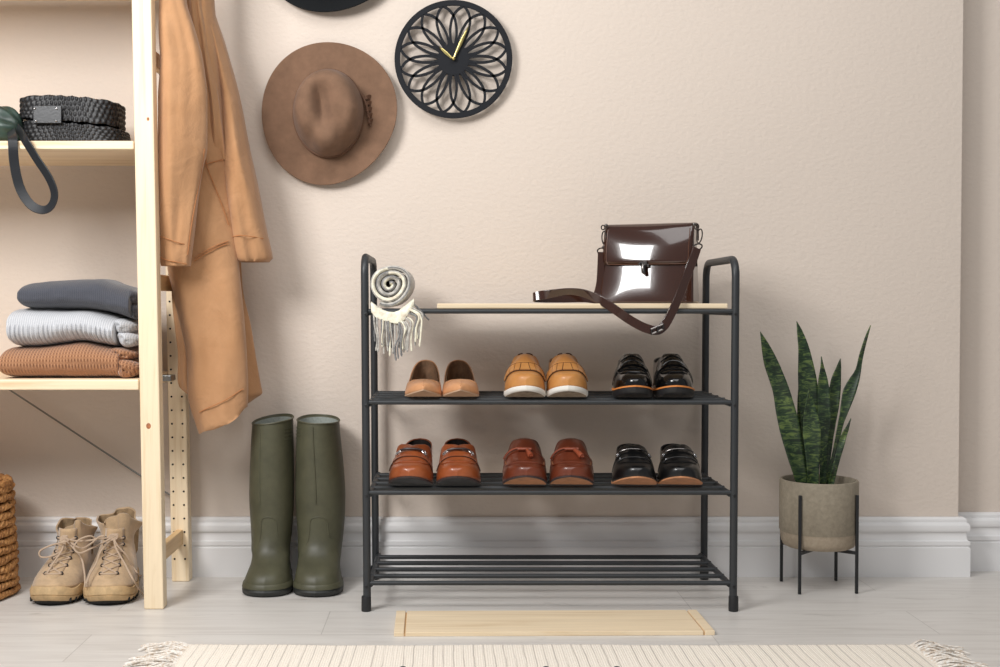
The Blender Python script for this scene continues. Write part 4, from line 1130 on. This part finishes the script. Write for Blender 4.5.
        for lp, mi in ((vs[0], 1), (vs[-1], 0)):
            h = n//2
            for j in range(1, h):
                a, b2, c, d_ = lp[j], lp[j-1] , lp[(n-j+1) % n], lp[n-j]
                try: bm.faces.new([q for k, q in enumerate((a, b2, c, d_)) if q not in (a, b2, c, d_)[:k]]).material_index = mi
                except ValueError: pass
        s.sole = obj('sole', bm, [sole, under], s.root, angle=50)
        if edge:
            bm = B(); R = [loop(z, o_) for z, o_ in ((s.th-.0008, 0), (s.th-.0008, so+.0012), (s.th+.0022, so+.0012), (s.th+.0026, so), (s.th+.0026, -.002))]
            grid(bm, R, cu=True); obj('welt', bm, edge, s.sole)
        return s
    def line(s, name, ta, mat, r=.0009, off=.0008, parent=None):
        bm = B()
        pts = spline([Vector((t, a, 0)) for t, a in ta], 6)
        tube(bm, [s.S(p.x, p.y, off) for p in pts], r, 6); return obj(name, bm, mat, parent or s.up)
    def patch(s, bm, t0, t1, a0, a1, off=.002, nt=5, na=16, th=.0018, mi=0):
        """raised leather piece; t0, t1 may be functions of a"""
        f0 = t0 if callable(t0) else (lambda a: t0); f1 = t1 if callable(t1) else (lambda a: t1)
        top = [[s.S(lerp(f0(a), f1(a), i/nt), a, off) for a in [lerp(a0, a1, j/na) for j in range(na+1)]] for i in range(nt+1)]
        bot = [[s.S(lerp(f0(a), f1(a), i/nt), a, off-th) for a in [lerp(a0, a1, j/na) for j in range(na+1)]] for i in range(nt+1)]
        g1 = grid(bm, top, mi=mi); g2 = grid(bm, bot, mi=mi)
        per = lambda g: g[0]+[r[-1] for r in g[1:]]+g[-1][::-1][1:]+[r[0] for r in g[::-1][1:-1]]
        p1, p2 = per(g1), per(g2); n = len(p1)
        for j in range(n):
            try: bm.faces.new((p1[j], p1[(j+1) % n], p2[(j+1) % n], p2[j])).material_index = mi
            except ValueError: pass
Z2, Z3 = SHZ[1], SHZ[2]
def apron(s, ts_, te, aw, mat, r=.001, name='apron_seam'):
    ta = []
    for k in range(-10, 11):
        q = k/10; ta.append((lerp(ts_, te, abs(q)**2.6), aw*(1-(1-abs(q))**1.5)*(1 if q > 0 else -1)))
    s.line(name, ta, mat, r)
# --- pointed flats
T_flat = ((0,.003),(.02,.009),(.05,.015),(.1,.022),(.16,.027),(.22,.032),(.28,.0355),(.31,.036),(.335,.0335),(.37,.029),(.42,.0255),(.52,.0255),(.62,.031),(.72,.041),(.80,.049),(.87,.057),(.93,.064),(1,.071))
wF = ((0,0),(.012,.10),(.035,.23),(.07,.43),(.11,.62),(.16,.80),(.22,.93),(.29,1),(.37,.99),(.47,.95),(.57,.91),(.66,.87),(.74,.83),(.81,.77),(.87,.69),(.92,.58),(.96,.44),(.985,.28),(1,0))
for px, m, lb, rot in ((423.5, 1, 'pointed tan leather flat under the scarf fringe, the one nearer the rack side frame', radians(-1)), (460.5, -1, 'pointed tan leather flat on the middle shelf, the one nearer the fringed shoes', radians(1.5))):
    s = Shoe('pointed_flat', lb, 'tan pointed flats', px, 2.708, Z2, .0415, L=.25, m=m, wt=wF, Tt=T_flat, s0=.31, d=.13, spring=.018, sl=.30, th=.0042, tk=1, gap=.90, p=.80, q=.9, rot=rot, med=.08)
    s.build('tan_nude_leather', 'nude_lining', 'nude_sole', 'nude_sole', sole_out=.0002)
    s.line('toe_crease', [(.02,.0),(.06,.0),(.12,.0),(.20,.0)], 'tan_nude_leather', .0012, .0002)
    s.done()
# --- fringed loafers
T_fr = ((0,.014),(.012,.024),(.04,.033),(.08,.039),(.14,.044),(.2,.049),(.27,.057),(.34,.067),(.42,.077),(.50,.082),(.55,.071),(.60,.063),(.70,.059),(.85,.062),(1,.068))
for px, m, lb, rot in ((524.8, 1, 'honey leather fringed slip-on with white sole, the one nearer the tan flats', radians(-4.5)), (566.5, -1, 'honey leather fringed slip-on with white sole, the one nearer the black patent loafers', 0)):
    s = Shoe('fringed_loafer', lb, 'honey fringed slip-ons', px, 2.701, Z2, .0450, L=.262, m=m, Tt=T_fr, s0=.50, d=.16, spring=.018, sl=.28, th=.0125, p=.5, q=.85, rot=rot)
    s.build('honey_leather', 'dark_lining', 'white_rubber', 'beige_outsole', sole_out=.0018)
    bm = B(); ed = B(); n = 9
    for k in range(n):
        a0, a1 = lerp(-.78, .78, k/n)+.010, lerp(-.78, .78, (k+1)/n)-.010
        f0 = lambda a: .180+.12*abs(a)**1.6; f1 = lambda a: .300+.16*abs(a)**1.8
        s.patch(bm, f0, f1, a0, a1, off=.0042, nt=4, na=4)
        s.patch(ed, lambda a: f0(a)-.010, lambda a: f0(a)+.002, a0-.006, a1+.006, off=.0022, nt=2, na=4, th=.0012)
    s.patch(bm, lambda a: .288+.16*abs(a)**1.8, lambda a: .330+.16*abs(a)**1.8, -.80, .80, off=.0034, nt=3, na=20)
    fr = obj('fringe_flap', bm, 'honey_leather', s.root, angle=40)
    for k in range(n+1):
        a = lerp(-.78, .78, k/n)
        tube(ed, [s.S(lerp(.180+.12*abs(a)**1.6, .300+.16*abs(a)**1.8, i/5), a, .0026) for i in range(6)], .0011, 5)
    tube(ed, [s.S(.298+.16*abs(a)**1.8, a, .0040) for a in [lerp(-.8, .8, i/24) for i in range(25)]], .0008, 5)
    obj('fringe_edging', ed, 'fringe_edge', fr, weld=0)
    bm = B(); tube(bm, [s.S(t, a*.02, 0) for t, a in [(s.s0+.0005, 0)]*1]+[s.S(s.s0+.003+.0004*k*k, .0005, .0005) for k in range(1, 12)], .0012, 5)
    tube(bm, [s.S(s.s0+.003+.0004*k*k, -.0005, .0005) for k in range(0, 12)], .0012, 5); obj('throat_binding', bm, 'fringe_edge', s.up)
    s.done()
# --- black patent penny loafers
T_pn = ((0,.008),(.012,.018),(.04,.027),(.08,.034),(.14,.040),(.2,.046),(.27,.055),(.34,.066),(.41,.076),(.46,.080),(.51,.069),(.56,.061),(.64,.056),(.78,.055),(.9,.059),(1,.065))
for px, m, lb, rot in ((632, 1, 'black patent penny loafer with orange welt, the one nearer the honey slip-ons', radians(-6)), (673, -1, 'black patent penny loafer with orange welt, the one nearer the right rack frame', radians(-2.5))):
    s = Shoe('penny_loafer', lb, 'black patent penny loafers', px, 2.694, Z2, .0420, L=.265, m=m, Tt=T_pn, s0=.46, d=.17, spring=.013, sl=.26, th=.0165, p=.58, q=.9, rot=rot)
    s.build('black_patent', 'dark_lining', 'black_sole', 'black_sole', sole_out=.0022, edge='orange_welt')
    apron(s, .15, .42, .60, 'black_patent', .0016)
    bm = B(); s.patch(bm, lambda a: .275+.05*abs(a)**2, lambda a: .345+.06*abs(a)**2, -.93, .93, off=.0028, na=24); st = obj('saddle_strap', bm, 'black_patent', s.root, angle=40)
    s.line('strap_fold', [(.30,-.35),(.315,-.2),(.318,0),(.315,.2),(.30,.35)], 'black_patent', .0014, .003, st)
    s.line('vamp_crease', [(.25,-.5),(.225,-.2),(.222,.1),(.245,.5)], 'black_patent', .0012, .0008)
    s.line('vamp_crease', [(.41,-.45),(.395,-.2),(.395,.2),(.41,.45)], 'black_patent', .0012, .0008)
    s.done()
# --- cognac bit loafers
T_bit = ((0,.010),(.012,.021),(.035,.030),(.07,.037),(.12,.042),(.2,.048),(.27,.056),(.34,.0645),(.40,.070),(.44,.0715),(.50,.064),(.57,.056),(.66,.051),(.78,.054),(.9,.062),(1,.069))
def bit(s, tc, aw, bar, r=.0021, ringr=(.0078,.0055)):
    bm = B()
    for sg in (-1, 1):
        c = s.S(tc+.012, sg*aw, .0042)
        e1 = (s.S(tc+.012+.02, sg*aw)-s.S(tc+.012-.02, sg*aw)).normalized(); e2 = (s.S(tc+.012, sg*aw+.05)-s.S(tc+.012, sg*aw-.05)).normalized()
        tube(bm, [c+e1*(ringr[1]*sin(a))+e2*(ringr[0]*cos(a)) for a in [2*pi*k/18 for k in range(18)]], .0015, 6, closed=True)
    ob = obj('metal_bit', bm, 'silver', s.root)
    bm = B(); tube(bm, [s.S(tc+.02*(a/aw)**2, a, .0058) for a in [lerp(-aw*.8, aw*.8, k/14) for k in range(15)]], r, 8); obj('bit_bar', bm, bar, ob)
for px, m, lb, rot in ((411.5, 1, 'cognac leather loafer with metal bit, the one nearer the left rack frame', radians(-5)), (458.5, -1, 'cognac leather loafer with metal bit, the one nearer the tassel loafers', radians(.5))):
    s = Shoe('bit_loafer', lb, 'cognac bit loafers', px, 2.701, Z3, .0495, L=.272, m=m, Tt=T_bit, s0=.425, spring=.024, sl=.30, th=.0062, tk=.72, p=.52, q=.85, rot=rot, gap=.85, hs=1.12)
    s.build('cognac_leather', 'dark_lining', 'sole_edge', 'black_sole', sole_out=.0008)
    apron(s, .14, .40, .62, 'cognac_leather', .0013)
    bm = B(); s.patch(bm, lambda a: .245+.06*abs(a)**2, lambda a: .305+.05*abs(a)**2, -.80, .80, off=.0014, na=24, th=.0012); sd = obj('saddle_strap', bm, 'cognac_leather', s.root, angle=40)
    s.line('strap_edge', [(.242+.06*abs(a)**2, a) for a in [-.8+.16*k for k in range(11)]], 'fringe_edge', .0010, .0014, sd)
    bit(s, .315, .35, 'cognac_strap', .0026)
    s.done()
# --- chestnut tassel loafers
T_ts = ((0,.012),(.012,.024),(.035,.033),(.07,.040),(.12,.046),(.16,.050),(.2,.053),(.27,.063),(.34,.075),(.42,.089),(.48,.094),(.53,.079),(.58,.067),(.65,.059),(.85,.060),(1,.066))
for px, m, lb, rot in ((524.5, 1, 'chestnut leather tassel loafer, the one nearer the cognac bit loafers', radians(-3.5)), (571.5, -1, 'chestnut leather tassel loafer, the one nearer the plain black loafers', radians(-3.5))):
    s = Shoe('tassel_loafer', lb, 'chestnut tassel loafers', px, 2.701, Z3, .0495, L=.27, m=m, Tt=T_ts, s0=.48, d=.18, spring=.027, sl=.31, th=.0050, tk=.74, p=.45, q=.92, pk=.5, rot=rot, hs=1.0)
    s.build('chestnut_leather', 'dark_lining', 'sole_edge', 'tan_sole', sole_out=.0006)
    apron(s, .115, .42, .66, 'chestnut_leather', .0024)
    apron(s, .125, .42, .62, 'tan_sole', .0006, 'apron_stitching')
    bm = B(); s.patch(bm, lambda a: .305+.05*abs(a)**2, lambda a: .35+.05*abs(a)**2, -.85, .85, off=.0014, na=24, th=.0012); obj('saddle_strap', bm, 'chestnut_leather', s.root, angle=40)
    bm = B()
    tube(bm, [s.S(.315+.08*a*a+.012*(1-abs(a)), a, .005) for a in [-.58+.05*k for k in range(12)]], [.0022]*12, 8)
    tube(bm, [s.S(.31, -.10+.015*k, .0065) for k in range(14)], .0036, 8)
    dirn = .05 if m == 1 else .16
    tl = [s.S(.30-.010*k, .02+dirn*.1*k, .0075) for k in range(9)]
    tube(bm, tl, [.0034,.0050,.0042,.0052,.0058,.0062,.0066,.0068,.0062], 10)
    for q in (-.003, 0, .003): tube(bm, [tl[4]+Vector((q, -.004, 0)), tl[8]+Vector((q*1.4, -.0045, -.001))], .0012, 5)
    obj('tassel', bm, 'tassel_leather', s.root, weld=0)
    s.done()
# --- plain black loafers with slim bar
T_bk = ((0,.010),(.012,.022),(.035,.031),(.07,.037),(.12,.042),(.2,.048),(.27,.055),(.34,.063),(.41,.071),(.47,.0755),(.52,.066),(.57,.058),(.66,.054),(.85,.056),(1,.062))
for px, m, lb, rot in ((633.5, 1, 'black leather loafer with slim bar and tan sole, the one nearer the chestnut pair', radians(-5)), (679.5, -1, 'black leather loafer with slim bar and tan sole, the one nearer the right rack frame', radians(-5))):
    s = Shoe('black_loafer', lb, 'black loafers with tan soles', px, 2.701, Z3, .0485, L=.268, m=m, Tt=T_bk, s0=.47, d=.17, spring=.025, sl=.31, th=.0048, tk=.74, p=.5, q=.9, pk=.65, rot=rot, hs=1.07)
    s.build('black_calf', 'dark_lining', 'tan_sole', 'tan_sole', sole_out=.0012)
    apron(s, .17, .40, .58, 'black_calf', .0012)
    s.line('vamp_crease', [(.27,-.5),(.262,-.2),(.262,.2),(.27,.5)], 'black_calf', .0011, .0006)
    bm = B(); s.patch(bm, lambda a: .335+.05*abs(a)**2, lambda a: .375+.05*abs(a)**2, -.85, .85, off=.0014, na=24, th=.0012); obj('saddle_strap', bm, 'black_calf', s.root, angle=40)
    bit(s, .35, .42, 'gunmetal', .0016, (.0052,.0045))
    s.done()

# ---------------------------------------------------------------- potted snake plant
def FLp(px, py): return FL(px, py)
l1_, l2_, l3_, l4_ = FL(781, 580.8), FL(799, 594.2), FL(855.6, 594.2), FL(835.2, 580.8)
pc = (l1_+l2_+l3_+l4_)/4
t = NT('stoneware_pot'); t.set(Roughness=.75)
nz = t.n('ShaderNodeTexNoise', Scale=90.0, Detail=6.0, Roughness=.7); t.l(t.coord(), nz.inputs['Vector'])
tc = t.n('ShaderNodeTexCoord'); sp_ = t.n('ShaderNodeSeparateXYZ'); t.l(tc.outputs['Object'], sp_.inputs[0])
band = t.math('LESS_THAN', sp_.outputs['Z'], .036)
ca = t.ramp(nz.outputs['Fac'], [(.25, lin((128,118,102))), (.75, lin((156,146,128)))]); cb = t.ramp(nz.outputs['Fac'], [(.25, lin((148,133,114))), (.75, lin((174,160,140)))])
t.l(t.mix(band, ca, cb), t.b.inputs['Base Color']); t.bump(nz.outputs['Fac'], .12, .001); M['pot'] = t.m
M['soil'] = basic('dark_potting_soil', (46,36,28), .95, var=.5, scale=120, bstr=.8, bscale=200, bdist=.004)
M['stand'] = basic('black_steel_stand', (28,29,31), .5)
rp = (PX(857.3, pc.y, .3)-PX(780.6, pc.y, .3))/2
z0p, z1p = PZ(549.5, pc.y-rp*.5), PZ(479, pc.y)
st = thing('plant_stand', 'black steel four-legged stand under the grey stoneware pot', 'plant stand', (pc.x, pc.y, 0))
pcx = PX(819, pc.y, .3)
ztl = PZ(495.5, l3_.y)
legs = []
for q in range(4):
    a = radians(45*0)+math.atan2((l2_-pc).y, (l2_-pc).x)+q*pi/2
    rr = rp+.0042; legs.append(Vector((pcx+rr*cos(a), pc.y+rr*sin(a), 0)))
for l in legs:
    bm = B(); box(bm, (l.x, l.y, ztl/2), (.0066, .0066, ztl)); obj('leg', bm, 'stand', st, bevel=.0008, smooth=False)
for q in range(2):
    a, b2 = legs[q], legs[q+2]; d = (b2-a); bm = B()
    box(bm, ((a.x+b2.x)/2, (a.y+b2.y)/2, z0p-.0045-.0001*q), (d.length, .007, .007), Matrix.Rotation(math.atan2(d.y, d.x), 3, 'Z')); obj('crossbar', bm, 'stand', st, smooth=False)
pp_ = thing('potted_plant', 'green snake plant in a round grey stoneware pot on the black stand', 'plant', (pcx, pc.y, z0p))
H_ = z1p-z0p
bm = B(); lathe(bm, [(1e-6,0),(rp*.82,0),(rp*.90,.004),(rp*.95,.014),(rp*.975,.03),(rp*.985,.037),(rp,.039),(rp,H_-.004),(rp-.002,H_),(rp-.006,H_),(rp-.008,H_-.003),(rp-.009,H_-.05)], (pcx, pc.y, z0p), 72)
obj('pot', bm, 'pot', pp_, angle=50)
bm = B(); lathe(bm, [(rp-.009,0),(rp*.7,.003),(rp*.3,.001),(1e-6,.004)], (pcx, pc.y, z1p-.022), 40); obj('soil', bm, 'soil', pp_)
t = NT('snake_plant_leaf'); t.set(Roughness=.42)
nz = t.n('ShaderNodeTexNoise', Scale=1.0, Detail=4.0, Roughness=.6, Distortion=1.2); t.l(t.coord((40,30,130)), nz.inputs['Vector'])
n2 = t.n('ShaderNodeTexNoise', Scale=1.0, Detail=2.0); t.l(t.coord((16,12,22)), n2.inputs['Vector'])
f = t.math('ADD', t.math('MULTIPLY', nz.outputs['Fac'], .8), t.math('MULTIPLY', n2.outputs['Fac'], .2))
t.l(t.ramp(f, [(.40, lin((24,40,27))), (.5, lin((42,64,40))), (.62, lin((98,116,62)))]), t.b.inputs['Base Color']); M['leaf'] = t.m
def px745(p): return (745+p[0]/3.707, 310+p[1]/3.707)
leaves = [ # left edge, right edge (crop coordinates), depth offset base, depth offset tip, shade
    ([(57,80),(60,135),(68,195),(88,255),(105,310),(113,370),(125,440),(150,530),(180,615),(192,650)], [(57,80),(88,125),(120,185),(142,240),(160,290),(178,350),(196,410),(214,500),(228,600),(232,650)], -.008, -.02),
    ([(192,42),(192,80),(196,150),(196,220),(198,300),(204,400),(212,500),(218,600),(222,650)], [(192,42),(212,75),(238,140),(252,200),(264,270),(270,340),(270,400),(266,520),(262,600),(258,650)], .018, .03),
    ([(283,172),(279,210),(270,260),(268,310),(270,400),(274,500),(276,600),(278,650)], [(283,172),(292,205),(306,255),(312,300),(314,400),(308,500),(302,600),(298,650)], .006, .01),
    ([(354,180),(338,210),(318,255),(310,300),(304,400),(298,500),(294,600),(292,650)], [(354,180),(357,215),(355,280),(346,350),(334,420),(322,520),(312,600),(306,650)], .024, .03),
    ([(466,57),(446,95),(424,160),(410,220),(384,260),(364,300),(352,380),(338,450),(322,530),(306,610),(300,650)], [(466,57),(456,100),(438,175),(426,240),(406,310),(384,370),(366,420),(348,500),(332,580),(322,620),(316,650)], .008, .0),
    ([(393,402),(378,425),(358,460),(346,500),(332,550),(318,600),(308,650)], [(393,402),(386,440),(372,480),(360,520),(350,565),(340,605),(328,650)], -.012, -.02),
    ([(237,288),(226,330),(216,390),(214,450),(220,520),(228,600),(232,650)], [(237,288),(250,325),(266,380),(276,440),(278,520),(274,600),(270,650)], -.022, -.03),
    ([(203,275),(196,300),(193,340),(194,400),(200,500),(212,600),(220,650)], [(203,275),(212,300),(222,340),(230,400),(236,500),(240,600),(244,650)], .03, .035),
]
for Lf, Rf, d0, d1 in leaves:
    fl, fr = I(*[(p[1], p[0]) for p in Lf]), I(*[(p[1], p[0]) for p in Rf]); y0, y1 = Lf[0][1], 650
    bm = B(); rows = []
    cb_ = (fl(650)+fr(650))/2
    for i in range(41):
        f = (i/40)**1.15; yy = lerp(y0, y1, f); a, b2 = px745((fl(yy), yy)), px745((fr(yy), yy)); Y = pc.y+lerp(d1, d0, f)
        p0, p1 = P(a[0], a[1], Y), P(b2[0], b2[1], Y); w = (p1-p0).length; r = []
        for j in range(9):
            s_ = j/8; q = p0.lerp(p1, s_); v = (2*s_-1); r.append(q+Vector((0, -.12*w*v*v+.004*sin(i*.25)*v, 0)))
        rows.append(r)
    grid(bm, rows); obj('leaf', bm, 'leaf', pp_, solid=.0022, offset=0, angle=80, weld=0)

# ---------------------------------------------------------------- rug
t = NT('ecru_cotton_rug'); t.set(Roughness=.97); t.b.inputs['Specular IOR Level'].default_value = .1
tc = t.n('ShaderNodeTexCoord'); sp_ = t.n('ShaderNodeSeparateXYZ'); t.l(tc.outputs['Object'], sp_.inputs[0])
nzw = t.n('ShaderNodeTexNoise', Scale=6.0, Detail=3.0); t.l(tc.outputs['Object'], nzw.inputs['Vector'])
xx = t.math('ADD', sp_.outputs['X'], t.math('MULTIPLY', nzw.outputs['Fac'], .012))
w1 = t.math('POWER', t.math('ABSOLUTE', t.math('SINE', t.math('MULTIPLY', xx, pi/.019))), 60.0)
nd = t.n('ShaderNodeTexNoise', Scale=1.0, Detail=2.0); t.l(t.coord((55, 3, 1)), nd.inputs['Vector'])
gate = t.ramp(nd.outputs['Fac'], [(.36, (.1,.1,.1,1)), (.5, (1,1,1,1))])
fine = t.n('ShaderNodeTexNoise', Scale=420.0, Detail=3.0); t.l(tc.outputs['Object'], fine.inputs['Vector'])
base_ = t.ramp(fine.outputs['Fac'], [(.3, lin((232,222,208))), (.7, lin((244,237,226)))])
w2 = t.math('SINE', t.math('MULTIPLY', sp_.outputs['X'], 2*pi/.0045))
col = t.mix(t.math('MULTIPLY', t.math('MULTIPLY', w1, gate), .6), base_, lin((150,142,136)))
t.l(col, t.b.inputs['Base Color'])
t.bump(t.math('ADD', t.math('MULTIPLY', w2, .4), t.math('ADD', fine.outputs['Fac'], t.math('MULTIPLY', w1, -1.0))), .35, .002); M['rug'] = t.m
M['rug_yarn'] = basic('ecru_rug_yarn', (238,226,208), .97, var=.35, scale=160, dark=(196,174,150)); M['motif'] = basic('dark_blue_rug_motif', (64,66,78), .95)
y_far = FL(500, 647.6).y; xl_, xr_ = FL(188, 647).x, FL(912, 647).x; y_near = 1.45
rug = thing('rug', 'cream woven cotton rug with thin grey lines and fringed ends in the foreground', 'rug', ((xl_+xr_)/2, (y_far+y_near)/2, 0))
bm = B(); rows = []; nx, ny = 420, 60
for i in range(ny+1):
    f = i/ny; r = []
    for j in range(nx+1):
        x = lerp(xl_, xr_, j/nx); yf = y_far+.006*noise.noise(Vector((x*3.1, 0, 0)))+.003*noise.noise(Vector((x*11, 3, 0)))
        y = lerp(yf, y_near, f**1.6)
        z = .0058+.0004*sin(x*2*pi/.0095)+.0012*noise.noise(Vector((x*6, y*6, 0)))
        if i == 0: z = .0008
        r.append((x+.006*noise.noise(Vector((0, y*7, 1)))*(abs(2*j/nx-1)**8), y, z))
    rows.append(r)
vs = grid(bm, rows); obj('woven_field', bm, 'rug', rug, angle=80)
bm = B(); rnd = random.Random(3)
for sg, xe in ((-1, xl_), (1, xr_)):
    for k in range(110):
        y = lerp(y_far-.004, y_near, (k/110)); 
        for rep in range(2 if y > 2.1 else 1):
            L_ = rnd.uniform(.045, .10); a = rnd.uniform(-.5, .5); x0 = xe-sg*.006
            p = [Vector((x0, y, .005)), Vector((x0+sg*L_*.35, y+L_*.2*a+rnd.uniform(-.006,.006), .004+rnd.uniform(.002,.010))), Vector((x0+sg*L_*.7, y+L_*.45*a+rnd.uniform(-.01,.01), .004+rnd.uniform(0,.006))), Vector((x0+sg*L_, y+L_*.6*a+rnd.uniform(-.015,.015), .0035))]
            tube(bm, spline(p, 4), [.0021]*11+[.0025,.0012], 5)
o = obj('fringe', bm, 'rug_yarn', rug, weld=0); o['kind'] = 'stuff'
bm = B()
for px in (403, 546, 617):
    c = FL(px, 671); 
    for dx, dy, r in ((0,0,.006),(-.004,-.010,.005),(.005,-.012,.006),(.0,-.022,.005)):
        lathe(bm, [(r,.0066),(r*.8,.0078),(1e-6,.008)], (c.x+dx, c.y+dy*1.6, 0), 8)
obj('woven_motif', bm, 'motif', rug)

# ---------------------------------------------------------------- light and camera
def area(name, loc, target, size, power, col=(1,1,1), sy=None):
    d = bpy.data.lights.new(name, 'AREA'); d.energy = power; d.color = col; d.size = size
    if sy: d.shape = 'RECTANGLE'; d.size_y = sy
    o = bpy.data.objects.new(name, d); COL.objects.link(o); o.location = loc
    o.rotation_euler = (Vector(target)-Vector(loc)).to_track_quat('-Z', 'Y').to_euler(); return o
KEY = area('key_softbox', (-1.3, 1.15, 1.82), (-.05, 3.0, .8), .75, 48, (1.0, .99, .978))
FILL = area('overhead_softbox', (.2, 1.0, 2.9), (.2, 2.3, .3), 2.4, 40, (1, .99, .978), 1.6)
w = bpy.data.worlds.new('room_light'); sc.world = w; w.use_nodes = True
w.node_tree.nodes['Background'].inputs[0].default_value = (.97, .98, 1, 1); w.node_tree.nodes['Background'].inputs[1].default_value = .24
cam = bpy.data.cameras.new('camera'); co = bpy.data.objects.new('camera', cam); COL.objects.link(co)
co.location = (0, 0, HC); co.rotation_euler = (pi/2-PITCH, 0, 0)
cam.sensor_width = 36; cam.sensor_fit = 'HORIZONTAL'; cam.lens = F*36/1000; cam.shift_x = (500-CX)/1000; cam.clip_start = .05
sc.camera = co
sc.view_settings.view_transform = 'Standard'; sc.view_settings.look = 'None'; sc.view_settings.exposure = 0
